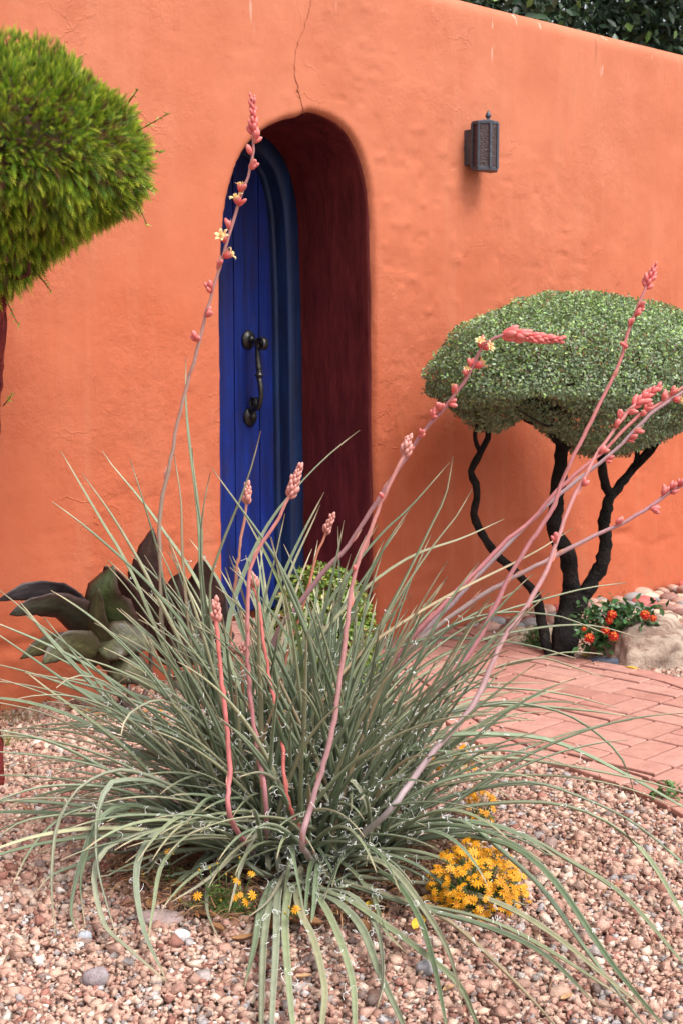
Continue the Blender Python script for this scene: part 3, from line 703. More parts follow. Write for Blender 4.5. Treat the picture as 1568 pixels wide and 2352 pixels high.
cols = np.where((rg.rand(n) < .035)[:, None], jitcol(rg, n, (.16, .07, .04), .3), cols)
V, F_, C_ = leaf_cloud(P, Nn+np.array([0, 0, .45]), rg, rg.uniform(.009, .018, n), .56, cols, spread=.85, lite=True)
mobj('crown', V, F_, M_TOPI, tre, C_, smooth=False)
mb = MB()
for k in range(160):
    a = rg.uniform(0, 6.28); r_ = rg.uniform(.15, .9); e = cc+WT*(au*r_*math.cos(a))+WN*(an_*r_*math.sin(a))+np.array([0, 0, rg.uniform(-.1, .2)])
    s0 = cc+WT*(au*r_*.5*math.cos(a))+WN*(an_*r_*.5*math.sin(a))+np.array([0, 0, -.12]); tube(mb, spline([s0, (s0+e)/2+rg.normal(0, .03, 3), e], 7), np.linspace(.007, .0025, 7), 4, (.03, .022, .016))
mb.obj('twigs', M_BARK, tre)

# ------------------------------------------------------------------ tree beyond the wall
rg = np.random.RandomState(31)
bc = wallp(6.2, 0, -2.6)
bt = empty('broadleaf_tree', bc, 'dark glossy broadleaf tree rising behind the orange wall', 'tree')
mb = MB(); limbs_end = []
tube(mb, spline([bc+np.array([0, 0, -.05]), bc+np.array([.05, 0, 1.0]), bc+np.array([-.02, .05, 2.0])], 14), np.linspace(.16, .11, 14), 10, (.07, .05, .04))
for k in range(26):
    a = rg.uniform(0, 6.28); e = bc+WT*rg.uniform(-2.6, 2.6)+WN*rg.uniform(-1.2, .9)+np.array([0, 0, rg.uniform(2.2, 4.3)]); s0 = bc+np.array([0, 0, rg.uniform(1.4, 2.0)])
    tube(mb, spline([s0, s0*.55+e*.45+np.array([0, 0, .35]), e], 10), np.linspace(.05, .008, 10), 6, (.08, .06, .045))
mb.obj('trunk', M_BARK, bt)
n = 60000; clump = [bc+WT*rg.uniform(-2.9, 2.9)+WN*rg.uniform(-1.3, .9)+np.array([0, 0, rg.uniform(2.3, 4.3)]) for _ in range(210)]
ci = rg.randint(0, len(clump), n); P = np.array(clump)[ci]+rand_dirs(rg, n)*(rg.rand(n, 1)**.5*.42)
g_ = (P[:, 2] > WH+.02) | ((P@WN) > WD+.75); P = P[g_]; n = len(P)
cols = np.where((rg.rand(n) < .12)[:, None], jitcol(rg, n, (.15, .24, .06), .3), jitcol(rg, n, (.035, .068, .034), .4))
V, F_, C_ = leaf_cloud(P, norm(-WN+np.array([0, 0, .7]))[None].repeat(n, 0), rg, rg.uniform(.055, .10, n), .5, cols, spread=.9, droop=.4)
mobj('crown', V, F_, M_BGLEAF, bt, C_, smooth=True)

# ------------------------------------------------------------------ red yucca: leaves
rg = np.random.RandomState(7)
YC = np.array([-.10, 3.06, 0.0])
yuc = empty('red_yucca', YC, 'big arching grey green yucca with white curling threads and coral flower stalks', 'plant')
ROS = [YC+np.array(p) for p in ((0, 0, 0), (-.13, .06, 0), (.12, .05, 0), (-.03, .15, 0), (.05, -.06, 0), (.17, .0, 0), (-.08, -.05, 0))]
LEAVES = []      # (points, half width at base, colour)
def leaf_cols():
    k = rg.rand()
    if k < .045: return np.array([.36, .27, .16])*rg.uniform(.7, 1.1)
    if k < .16: return np.array([.12, .165, .085])*rg.uniform(.8, 1.1)
    if k < .55: return np.array([.165, .212, .126])*rg.uniform(.85, 1.2)
    if k < .85: return np.array([.225, .255, .145])*rg.uniform(.85, 1.15)
    return np.array([.33, .32, .19])*rg.uniform(.85, 1.1)
def traced(px, yt, yb=None, hw=None, tone=None):       # tip first; depth runs from yb at the base to yt at the tip
    px = px[::-1]; n = len(px); yb = yb if yb is not None else 3.06
    s = np.r_[0, np.cumsum([math.dist(a, b) for a, b in zip(px[:-1], px[1:])])]; s /= s[-1]
    P = [at(x, y, yb+(yt-yb)*t, .038 if t < .9 else .028) for (x, y), t in zip(px, s)]
    h = P[0].copy(); r_ = min(ROS, key=lambda q: np.hypot(*(q[:2]-h[:2])))
    b0 = r_*np.array([1, 1, 0])+np.array([np.clip((h[0]-r_[0])*.3, -.06, .06), np.clip((h[1]-r_[1])*.3, -.05, .05), .0])
    if h[2] > .1: P = [b0, b0*.62+h*.38+np.array([0, 0, .0])] + P
    else: P = [b0] + P
    LEAVES.append((spline(P, 26), hw*.92 if hw else rg.uniform(.0058, .0076), leaf_cols() if tone is None else np.array(tone)))
T = traced
# leaning left and up
T([(140, 1035), (158, 1066), (232, 1194), (276, 1266), (320, 1354), (360, 1450), (470, 1700)], 3.15)
T([(188, 1086), (256, 1182), (320, 1290), (352, 1354), (420, 1490), (500, 1700)], 3.1)
T([(120, 1152), (192, 1206), (288, 1290), (360, 1362), (450, 1480), (540, 1680)], 3.0)
T([(235, 1035), (256, 1066), (332, 1158), (380, 1226), (440, 1314), (500, 1440), (560, 1640)], 3.3)
T([(300, 1055), (332, 1158), (360, 1258), (390, 1400), (450, 1640)], 3.2)
T([(428, 820), (427, 920), (434, 1010), (455, 1180), (462, 1330), (480, 1560)], 3.25)
T([(400, 1040), (416, 1150), (420, 1290), (440, 1480), (490, 1720)], 3.15)
T([(442, 1030), (452, 1146), (464, 1226), (462, 1346), (490, 1560)], 3.1)
T([(484, 1086), (468, 1166), (462, 1266), (480, 1440), (520, 1660)], 3.05)
T([(600, 990), (580, 1066), (552, 1146), (504, 1266), (482, 1366), (500, 1600)], 3.0)
T([(486, 1074), (552, 1166), (627, 1274), (690, 1400), (720, 1560), (700, 1760)], 3.0)
T([(0, 1356), (60, 1406), (128, 1486), (224, 1586), (320, 1666), (450, 1800)], 2.9)
T([(-40, 1420), (0, 1434), (120, 1486), (224, 1542), (340, 1626), (450, 1740), (540, 1860)], 3.0)
T([(-40, 1434), (0, 1460), (152, 1566), (256, 1638), (400, 1760), (520, 1880)], 2.85)
T([(44, 1380), (120, 1470), (240, 1600), (360, 1720), (480, 1840)], 3.05)
T([(102, 1418), (168, 1498), (256, 1606), (380, 1750), (500, 1880)], 2.95)
T([(56, 1540), (120, 1590), (224, 1666), (300, 1730), (400, 1830), (540, 1930)], 2.85)
T([(42, 1604), (100, 1596), (180, 1602), (280, 1642), (400, 1740), (480, 1830), (560, 1920)], 2.8)
T([(-40, 1606), (0, 1614), (100, 1638), (200, 1686), (330, 1770), (450, 1860), (560, 1940)], 2.85)
T([(-60, 1668), (0, 1678), (120, 1706), (250, 1770), (400, 1850), (540, 1940)], 2.75)
T([(278, 1690), (292, 1646), (340, 1614), (380, 1610), (420, 1642), (448, 1690), (500, 1800), (560, 1920)], 2.75, tone=(.25, .26, .16))
T([(130, 1580), (168, 1554), (216, 1556), (264, 1582), (330, 1640), (420, 1760), (540, 1900)], 2.8, tone=(.26, .25, .16))
T([(-60, 1722), (0, 1727), (120, 1739), (240, 1765), (336, 1813), (430, 1880), (560, 1960)], 2.75)
T([(-60, 1860), (0, 1837), (96, 1808), (216, 1806), (312, 1827), (430, 1890), (560, 1970)], 2.7, hw=.0085)
T([(-60, 1975), (0, 1947), (96, 1919), (216, 1904), (336, 1909), (450, 1935), (570, 1990)], 2.6, hw=.0085)
T([(-40, 1945), (0, 1919), (60, 1885), (180, 1870), (300, 1875), (430, 1910), (560, 1970)], 2.7)
T([(31, 2031), (62, 1967), (110, 1904), (180, 1860), (300, 1850), (420, 1880), (550, 1960)], 2.7)
T([(127, 2144), (120, 2029), (130, 1909), (163, 1832), (216, 1789), (290, 1770), (400, 1810), (480, 1880), (570, 1970)], 2.6, tone=(.27, .28, .19), hw=.0072)
T([(269, 2154), (226, 2000), (221, 1885), (240, 1818), (270, 1795), (360, 1800), (470, 1870), (580, 1970)], 2.6, tone=(.22, .25, .17), hw=.0085)
T([(197, 2130), (185, 2029), (200, 1957), (230, 1880), (300, 1850), (430, 1890), (560, 1980)], 2.62)
T([(180, 2144), (163, 2101), (168, 2048), (192, 1962), (230, 1885), (330, 1855), (470, 1900), (570, 1990)], 2.65, hw=.0095)
T([(85, 2048), (120, 2010), (192, 1981), (269, 1933), (400, 1900), (540, 1960)], 2.8, hw=.01)
T([(389, 2260), (288, 2173), (240, 2125), (216, 2029), (230, 1967), (288, 1928), (384, 1904), (480, 1930), (590, 2000)], 2.45, tone=(.27, .28, .19), hw=.0085)
T([(384, 2255), (331, 2139), (312, 2029), (326, 1957), (374, 1909), (470, 1915), (590, 2000)], 2.45, tone=(.22, .25, .17), hw=.0095)
T([(340, 2170), (352, 2090), (372, 1990), (430, 1930), (500, 1935), (600, 2010)], 2.55)
T([(502, 2154), (475, 2091), (480, 2029), (509, 1991), (547, 1981), (620, 2010)], 2.65, tone=(.23, .24, .16))
T([(571, 2106), (619, 2067), (658, 2000), (672, 1965), (690, 1985), (690, 2030)], 2.6, tone=(.34, .31, .22))
T([(394, 2072), (480, 2019), (545, 1955), (580, 1915), (606, 1935), (618, 2010)], 2.62, tone=(.33, .31, .22))
T([(526, 2095), (556, 1990), (588, 1920), (606, 1905), (630, 1940), (640, 2020)], 2.6, tone=(.33, .32, .24))
# front
T([(600, 2460), (602, 2352), (607, 2173), (619, 2087), (640, 2020), (668, 2010)], 1.98, hw=.009, tone=(.25, .27, .18))
T([(622, 2470), (624, 2352), (634, 2173), (638, 2060), (655, 2005), (680, 2015)], 1.98, hw=.0085, tone=(.24, .26, .18))
T([(690, 2450), (672, 2352), (658, 2197), (655, 2110), (668, 2040), (690, 2030)], 2.0, hw=.009)
T([(735, 2450), (739, 2352), (745, 2270), (720, 2163), (691, 2101), (685, 2050)], 2.0, hw=.009)
T([(562, 2269), (586, 2173), (600, 2091), (630, 2025), (660, 2015)], 2.15)
T([(815, 2440), (815, 2351), (810, 2265), (789, 2187), (763, 2120), (735, 2070), (715, 2050)], 2.02, hw=.009)
T([(865, 2317), (880, 2244), (867, 2135), (820, 2067), (770, 2045), (715, 2040)], 2.15, tone=(.26, .28, .19))
T([(960, 2430), (925, 2351), (873, 2239), (831, 2135), (779, 2078), (735, 2057), (705, 2050)], 2.02, hw=.0095, tone=(.22, .25, .16))
T([(1030, 2400), (1023, 2351), (997, 2223), (961, 2109), (900, 2020), (830, 2000), (760, 2030)], 2.05)
T([(1060, 2307), (1034, 2197), (987, 2109), (909, 2005), (847, 1974), (770, 1985), (710, 2030)], 2.15, hw=.009, tone=(.26, .27, .17))
T([(1140, 2440), (1096, 2351), (1055, 2265), (987, 2203), (883, 2125), (800, 2070), (730, 2040)], 2.05, hw=.0085)
T([(930, 2187), (883, 2135), (865, 2078), (850, 2040), (815, 2030), (780, 2040)], 2.6)
# lower right
T([(1300, 2390), (1263, 2343), (1169, 2244), (1065, 2145), (1013, 2109), (900, 2060), (800, 2030)], 2.1)
T([(1377, 2317), (1247, 2192), (1117, 2130), (987, 2093), (880, 2060), (790, 2030)], 2.12, hw=.0085)
T([(1429, 2291), (1273, 2192), (1169, 2135), (1065, 2099), (925, 2070), (810, 2030)], 2.2)
T([(1491, 2327), (1377, 2234), (1273, 2151), (1169, 2088), (1039, 2041), (925, 2025), (820, 2015)], 2.2, hw=.0088)
T([(1560, 2430), (1476, 2351), (1351, 2192), (1247, 2047), (1159, 1963), (1065, 1890), (960, 1890), (860, 1950)], 2.22, hw=.0085)
T([(1560, 2410), (1517, 2351), (1403, 2213), (1273, 2026), (1169, 1943), (1039, 1922), (909, 1943), (830, 1990)], 2.22, hw=.009)
T([(1640, 2280), (1568, 2213), (1429, 2057), (1299, 1974), (1169, 1906), (1013, 1896), (880, 1930), (810, 1990)], 2.75, hw=.0085)
T([(1620, 2190), (1568, 2104), (1481, 1963), (1377, 1880), (1247, 1844), (1065, 1854), (909, 1895), (820, 1960)], 2.85, hw=.0088)
T([(1640, 2060), (1568, 1984), (1455, 1891), (1351, 1839), (1221, 1797), (1091, 1813), (950, 1860), (850, 1930)], 2.95)
T([(1640, 1845), (1568, 1820), (1455, 1789), (1273, 1755), (1117, 1740), (961, 1765), (840, 1850), (800, 1940)], 3.15, hw=.009)
T([(1660, 1905), (1568, 1854), (1429, 1776), (1299, 1714), (1190, 1690), (1000, 1695), (880, 1770), (800, 1920)], 3.2, hw=.0085)
T([(1461, 1852), (1441, 1772), (1401, 1712), (1321, 1652), (1241, 1624), (1141, 1616), (980, 1660), (850, 1780), (790, 1930)], 3.2)
T([(1455, 1646), (1341, 1632), (1201, 1622), (1061, 1628), (920, 1690), (820, 1810), (770, 1930)], 3.35)
T([(1417, 1626), (1301, 1596), (1181, 1582), (1061, 1584), (930, 1650), (800, 1800)], 3.35)
T([(1253, 1568), (1141, 1570), (1021, 1572), (900, 1640), (800, 1780)], 3.3)
T([(1387, 1556), (1301, 1528), (1241, 1512), (1141, 1532), (1000, 1600), (860, 1740)], 3.4)
T([(1383, 1502), (1301, 1498), (1201, 1520), (1081, 1552), (930, 1640), (820, 1780)], 3.4, tone=(.22, .26, .13))
T([(1321, 1512), (1221, 1484), (1101, 1468), (941, 1476), (820, 1560), (740, 1720)], 3.35)
T([(1465, 1464), (1381, 1440), (1301, 1436), (1201, 1448), (1101, 1472), (960, 1540), (840, 1680), (780, 1830)], 3.4, tone=(.25, .27, .16))
T([(1387, 1454), (1321, 1428), (1261, 1412), (1141, 1408), (1021, 1444), (900, 1540), (800, 1690)], 3.35)
T([(1437, 1338), (1341, 1352), (1221, 1384), (1121, 1416), (1021, 1472), (900, 1580), (800, 1740)], 3.4)
T([(1157, 1192), (1061, 1236), (941, 1280), (820, 1370), (700, 1520), (660, 1720)], 3.25, hw=.006)
T([(1313, 1214), (1221, 1272), (1061, 1352), (941, 1420), (820, 1510), (720, 1660)], 3.3, hw=.006)
T([(1197, 1348), (1121, 1392), (1021, 1452), (900, 1560), (800, 1700)], 3.3)
T([(1039, 1048), (1023, 1136), (988, 1211), (930, 1330), (850, 1480), (760, 1660)], 3.2)
T([(1032, 1061), (944, 1162), (878, 1224), (800, 1320), (700, 1480), (640, 1660)], 3.25)
T([(1083, 1123), (1045, 1189), (997, 1250), (910, 1380), (800, 1570), (740, 1740)], 3.2)
T([(942, 1167), (891, 1242), (840, 1340), (770, 1500), (710, 1680)], 3.2)
T([(825, 988), (760, 1040), (690, 1110), (620, 1200), (560, 1320), (520, 1460), (520, 1680)], 3.2, tone=(.23, .28, .18))
T([(745, 1130), (700, 1215), (650, 1320), (600, 1450), (570, 1650)], 3.15)
T([(655, 1180), (630, 1290), (600, 1420), (590, 1620)], 3.1)
T([(790, 1195), (770, 1297), (746, 1402), (725, 1492), (690, 1680)], 3.1)
T([(735, 1160), (722, 1192), (674, 1297), (644, 1384), (610, 1500), (590, 1700)], 3.2)
T([(805, 1273), (785, 1342), (758, 1447), (720, 1620)], 3.05)
T([(929, 1192), (830, 1336), (755, 1447), (700, 1600)], 3.3)
T([(620, 1231), (647, 1318), (692, 1426), (719, 1504), (730, 1640), (720, 1800)], 2.95)
T([(560, 1180), (620, 1291), (656, 1372), (690, 1480), (700, 1660)], 3.1, tone=(.2, .25, .09))
T([(545, 1785), (600, 1775), (640, 1800), (665, 1850), (680, 1940)], 2.75, tone=(.26, .25, .17), hw=.008)
T([(840, 1990), (850, 1900), (835, 1830), (800, 1790), (760, 1800), (735, 1900)], 2.8, tone=(.27, .27, .18))
n_traced = len(LEAVES)
# the rest of the tussock
for k in range(540):
    r_ = ROS[rg.choice(len(ROS), p=[.2, .16, .17, .16, .12, .09, .1])]; az = rg.uniform(0, 2*math.pi)
    u_ = rg.rand()
    if u_ < .55: el, Ln, kk = R(rg.uniform(55, 88)), rg.uniform(.42, .82), rg.uniform(.1, .7)
    elif u_ < .85: el, Ln, kk = R(rg.uniform(30, 58)), rg.uniform(.45, .80), rg.uniform(.4, 1.2)
    else: el, Ln, kk = R(rg.uniform(14, 35)), rg.uniform(.35, .62), rg.uniform(.6, 1.7)
    if k >= 470: az = (math.pi+rg.normal(0, .55)) if k < 530 else rg.normal(0, .5); el, Ln, kk = R(rg.uniform(18, 48)), rg.uniform(.6, .92), rg.uniform(.35, .95)
    d2 = np.array([math.cos(az), math.sin(az)])
    if d2[1] < -.5 and el < R(60): Ln *= .72
    pt = r_*np.array([1, 1, 0])+np.r_[d2*rg.uniform(.005, .06), 0]; pts = [pt.copy()]; side = np.array([-d2[1], d2[0]])*rg.normal(0, .12)
    m = 25
    for i in range(m):
        t = (i+1)/m; e = el-kk*t**1.7*1.15; h = d2+side*t
        st_ = np.r_[h*math.cos(e), math.sin(e)]*Ln/m; pt = pt+st_
        if pt[2] < .034: pt[2] = .034+.006*rg.rand()
        pts.append(pt.copy())
    LEAVES.append((np.array(pts), rg.uniform(.0047, .0070), leaf_cols()))
def leaf_geo(P, hw, col, ph):
    n = len(P); s = np.linspace(0, 1, n); T_ = norm(np.gradient(P, axis=0))
    out = P[min(n-1, n//2)]-YC; out[2] = 0; out = norm(out+1e-6)
    V, C = [], []
    upv = norm(np.array([0, 0, 1.0])-out*.6)
    tan_ = np.array([.46, .36, .23])
    for i in range(n):
        S_ = np.cross(T_[i], upv)
        S_ = norm(S_+.02*np.array([out[1], -out[0], 0])); N_ = norm(np.cross(S_, T_[i])); tw = ph*s[i]
        S_, N_ = S_*math.cos(tw)+N_*math.sin(tw), N_*math.cos(tw)-S_*math.sin(tw)
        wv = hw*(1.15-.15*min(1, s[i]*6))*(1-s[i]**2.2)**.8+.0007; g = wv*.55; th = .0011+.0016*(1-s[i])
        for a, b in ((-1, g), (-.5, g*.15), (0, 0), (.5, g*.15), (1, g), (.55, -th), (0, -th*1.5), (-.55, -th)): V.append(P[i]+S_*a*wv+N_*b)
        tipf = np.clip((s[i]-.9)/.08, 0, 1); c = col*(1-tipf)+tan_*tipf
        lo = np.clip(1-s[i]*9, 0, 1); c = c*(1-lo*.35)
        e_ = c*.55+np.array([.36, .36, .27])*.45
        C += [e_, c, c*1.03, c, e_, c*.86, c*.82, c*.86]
    F = [(i*8+k, i*8+(k+1) % 8, (i+1)*8+(k+1) % 8, (i+1)*8+k) for i in range(n-1) for k in range(8)]
    F += [tuple(range(8)), tuple((n-1)*8+k for k in range(8))[::-1]]
    return V, F, C
rest = MB(); margins = []
for k, (P, hw, col) in enumerate(LEAVES):
    Pk = P if k < n_traced else P[::2] if len(P) % 2 else P
    V, F, C = leaf_geo(Pk, hw, col, rg.normal(0, .5)); V = np.array(V)
    margins.append(V.reshape(len(Pk), 8, 3))
    if k < 296:
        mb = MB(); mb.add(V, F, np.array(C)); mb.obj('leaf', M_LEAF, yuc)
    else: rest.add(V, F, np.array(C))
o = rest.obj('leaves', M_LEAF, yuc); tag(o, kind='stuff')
# white threads curling off the leaf margins
mb = MB()
for k in range(5200):
    j = rg.randint(len(margins)); Mg = margins[j]; n = len(Mg); i = int(n*(.08+.6*rg.rand()**1.2)); i = min(i, n-2)
    p = Mg[i, 0 if rg.rand() < .5 else 4]; t = norm(Mg[i+1, 2]-Mg[i, 2]); o_ = norm(p-Mg[i, 2]); b = np.cross(t, o_)
    rc = rg.uniform(.0025, .0065); turns = rg.uniform(.5, 1.7)*rg.choice([-1, 1]); Lr = rg.uniform(.004, .022); a0 = rg.uniform(0, 6.28); q = []
    dirv = norm(t*rg.uniform(-1, 1)+o_*rg.uniform(.3, 1)+b*rg.normal(0, .5)); e1_ = norm(np.cross(dirv, rg.normal(size=3))); e2_ = np.cross(dirv, e1_)
    for s in np.linspace(0, 1, 10):
        a = a0+turns*2*math.pi*s; q.append(p+dirv*Lr*s+rc*(e1_*(math.cos(a)-math.cos(a0))+dirv*.6*(math.sin(a)-math.sin(a0))+e2_*.25*(math.sin(a)-math.sin(a0))))
    tube(mb, q, .00065, 3, (.85, .85, .82), cap=False)
o = mb.obj('leaf_threads', M_FIL, yuc); tag(o, kind='stuff')

# ------------------------------------------------------------------ red yucca: flower stalks
def bud_mesh(kind):
    mb = MB(); pink, deep, pale = np.array([.74, .14, .135]), np.array([.70, .09, .085]), np.array([.80, .30, .27])
    if kind in ('bud', 'tip'):
        prf = [(.07, 0), (.17, .12), (.25, .38), (.25, .62), (.16, .86), (.02, 1.0)]; a, b = (pink, pale) if kind == 'bud' else (np.array([.58, .2, .17]), np.array([.72, .42, .36]))
        lathe(mb, prf, 7, C=np.array([a*(1-t)+b*t for t in (0, .1, .2, .3, .55, .9)]))
    elif kind == 'bract':
        prf = [(.0, 0)]; V, F, C = [], [], []
        for i, t in enumerate(np.linspace(0, 1, 7)):
            wv = .30*math.sin(math.pi*min(1, .28+t*.72))*(1-t**3)+.01
            for k, a in enumerate((-1, -.5, 0, .5, 1)):
                V.append((wv*math.sin(a*1.3), .16*wv+.18*wv*math.cos(a*1.3)+.16*t, t)); C.append((np.array([.58, .16, .14])*(1-t)+np.array([.66, .42, .30])*t)*(.85+.15*abs(a)))
        F = [(i*5+k, i*5+k+1, (i+1)*5+k+1, (i+1)*5+k) for i in range(6) for k in range(4)]; mb.add(V, F, np.array(C))
    else:
        lathe(mb, [(.10, 0), (.24, .15), (.30, .4), (.30, .62), (.27, .72)], 7, C=np.array([deep, deep, pink, pale, [.75, .45, .2]]))
        for k in range(6):
            a = 2*math.pi*k/6; V, C = [], []
            for t in np.linspace(0, 1, 5):
                r_ = .24+.42*t; z = .68+.26*math.sin(t*1.9)-.10*t; wv = .15*math.sin(math.pi*(.25+.75*t))+.005
                for s_ in (-1, 1): V.append((r_*math.cos(a)-s_*wv*math.sin(a), r_*math.sin(a)+s_*wv*math.cos(a), z)); C.append(np.array([.80, .50, .20])*(1-t)+np.array([.86, .70, .40])*t)
            mb.add(V, [(2*i, 2*i+1, 2*i+3, 2*i+2) for i in range(4)], np.array(C))
            tube(mb, [(0, 0, .5), (.09*math.cos(a), .09*math.sin(a), .95)], .02, 4, (.85, .62, .2))
    return mb.mesh(kind, M_PETAL)
BUDM = {k: bud_mesh(k) for k in ('bud', 'tip', 'bract', 'flower')}
def orient(p, d, L, roll, fat=1.0):
    q = Vector(d).to_track_quat('Z', 'Y'); return Matrix.Translation(Vector(p)) @ q.to_matrix().to_4x4() @ Matrix.Rotation(roll, 4, 'Z') @ Matrix.Diagonal((L*fat, L*fat, L, 1))
def put_bud(st, kind, p, d, L, fat=1.0, roll=None):
    put({'tip': 'bud'}.get(kind, kind), BUDM[kind], st, M=orient(p, d, L, rg.uniform(0, 6.28) if roll is None else roll, fat))
def stalk(px, yb, yt, r0, r1, c0, c1, spike, nodes=(), kind='bud', bracts=6, spike_n=None, spread=.55, blen=.014, plen=None):
    """px tip first; nodes = list of (px,py,n_buds,n_flowers) near the stalk"""
    px = px[::-1]; s = np.r_[0, np.cumsum([math.dist(a, b) for a, b in zip(px[:-1], px[1:])])]; s /= s[-1]
    P = [at(x, y, yb+(yt-yb)*t) for (x, y), t in zip(px, s)]
    r_ = min(ROS, key=lambda q: np.hypot(*(q[:2]-P[0][:2]))); b0 = r_+np.array([0, 0, .0])
    P = [b0]+P if P[0][2] > .06 else P
    n = 64; Q = spline(P, n); t = np.linspace(0, 1, n); Q[1:-1] += rg.normal(0, .0009, (n-2, 3))
    mb = MB(); C = np.array([np.array(c0)*(1-x)+np.array(c1)*x for x in np.clip((t-.15)/.7, 0, 1)])
    low = np.clip(1-t*4, 0, 1)[:, None]; C = C*(1-low)+np.array([.27, .31, .22])*low
    tube(mb, Q, (r0+(r1-r0)*t)*.86*(1+.06*np.sin(t*37+r0*9e3)), 10, C); st = mb.obj('flower_stalk', M_STALK, yuc)
    Tn = norm(np.gradient(Q, axis=0)); sl_ = np.r_[0, np.cumsum(np.linalg.norm(np.diff(Q, axis=0), axis=1))]; Lt = sl_[-1]
    def frame(l):
        p = np.array([np.interp(l, sl_, Q[:, k]) for k in range(3)]); tt = norm(np.array([np.interp(l, sl_, Tn[:, k]) for k in range(3)]))
        a = norm(np.cross(tt, [.2, -1, .1])); return p, tt, a, np.cross(tt, a), np.interp(l, sl_, r0+(r1-r0)*t)
    # crowded tip
    N_ = spike_n or max(12, int(spike/.0036))
    for k in range(N_):
        f = k/(N_-1); p, tt, a, b, rr = frame(Lt-spike*(1-f)); ang = k*2.4; d = a*math.cos(ang)+b*math.sin(ang)
        Lb = blen*1.25*(1.15-.55*f); put_bud(st, kind, p+d*rr*.8, norm(tt+d*spread*(1.05-.5*f)*rg.uniform(.55, 1.25)), Lb*rg.uniform(.75, 1.25), 1.0 if kind == 'bud' else 1.15)
    if kind == 'tip':
        for k in range(5): p, tt, a, b, rr = frame(Lt-.002-spike*.16*k); d = a*math.cos(k*2.1)+b*math.sin(k*2.1); put_bud(st, 'tip', p+d*.001, norm(tt+d*.12), .017, 1.1)
    camr = norm(Q[n//2]-np.array([0, 0, CAM_H]))
    for (x, y, nb, nf) in nodes:
        # where the stalk passes closest to this spot in the photograph
        best = min(range(n), key=lambda i: np.hypot(*(np.array(proj(Q[i]))-np.array((x, y))))); l = sl_[best]-.012
        p, tt, a, b, rr = frame(l); tgt = at(x, y, Q[best][1]-.01); d = tgt-p; d = d-tt*(d@tt); d = norm(d+.002*rg.normal(size=3))
        put_bud(st, 'bract', p+d*rr*.6, norm(tt+d*.25), .028, .8)
        for k in range(nb+nf):
            dd_ = norm(d+.55*rg.normal(size=3)); fl = k >= nb
            put_bud(st, 'flower' if fl else 'bud', p+d*(rr+.0015)+tt*rg.uniform(0, .010), norm(tt*.8+dd_*.75), rg.uniform(.022, .031) if fl else rg.uniform(.016, .025), rg.uniform(.75, 1.15) if fl else rg.uniform(.85, 1.15))
    for k in range(bracts):
        l = Lt*(.22+.62*(k+.5)/bracts+rg.uniform(-.03, .03))
        if l > Lt-spike-.02: continue
        p, tt, a, b, rr = frame(l); ang = rg.uniform(0, 6.28); d = a*math.cos(ang)+b*math.sin(ang)
        q = Vector(tt).to_track_quat('Z', 'Y'); put_bud(st, 'bract', p+d*rr*.35, norm(tt+d*.16), rg.uniform(.022, .04), .62)
    return st
def proj(P):
    x, y, z = P[0], P[1], P[2]-CAM_H; zc = y*cp-z*sp; yc = y*sp+z*cp; return 784+FPX*x/zc, 1176-FPX*yc/zc
LAV, PNK, GRN, ORN, MAU, RED = (.36, .225, .245), (.50, .18, .18), (.27, .28, .19), (.55, .21, .14), (.41, .18, .205), (.58, .15, .13)
# tall one on the left
stalk([(580, 224), (583, 300), (576, 390), (547, 470), (518, 570), (497, 640), (470, 735), (445, 830), (415, 940), (391, 1060), (371, 1158), (366, 1226), (368, 1290), (373, 1426), (386, 1520), (430, 1700)], 3.15, 3.1, .0072, .0034, GRN, (.42, .20, .19), .085,
      [(592, 330, 4, 0), (568, 355, 3, 0), (582, 385, 5, 0), (548, 440, 1, 1), (556, 462, 2, 1), (521, 512, 4, 0), (508, 545, 3, 1), (521, 593, 0, 1), (503, 603, 2, 0), (469, 670, 4, 0), (487, 712, 5, 0), (443, 785, 4, 0)], bracts=5, blen=.015)
# long arching one
stalk([(1282, 780), (1225, 778), (1160, 768), (1112, 792), (1086, 838), (1060, 885), (1022, 932), (976, 986), (935, 1045), (893, 1110), (838, 1192), (800, 1252), (740, 1318), (680, 1396), (641, 1447), (610, 1560), (625, 1740)], 3.2, 3.05, .0095, .0036, LAV, (.38, .16, .17), .13,
      [(1095, 785, 1, 1), (1130, 795, 4, 1), (1082, 820, 3, 0), (1105, 850, 1, 1), (1048, 855, 1, 1), (1035, 872, 1, 1), (1040, 915, 2, 0), (1005, 938, 4, 0), (990, 950, 4, 0), (972, 990, 6, 0), (930, 1035, 5, 0)], bracts=7, blen=.02, spread=.6, spike_n=52)
# thick pink one in the middle
stalk([(938, 1008), (925, 1050), (905, 1090), (876, 1150), (854, 1207), (830, 1267), (812, 1327), (803, 1372), (794, 1462), (779, 1568), (763, 1680), (735, 1780), (712, 1860), (694, 1940)], 2.76, 2.9, .0088, .0045, LAV, (.46, .19, .17), .04, [(880, 1145, 1, 0), (815, 1300, 1, 0)], kind='tip', bracts=6, spike_n=20)
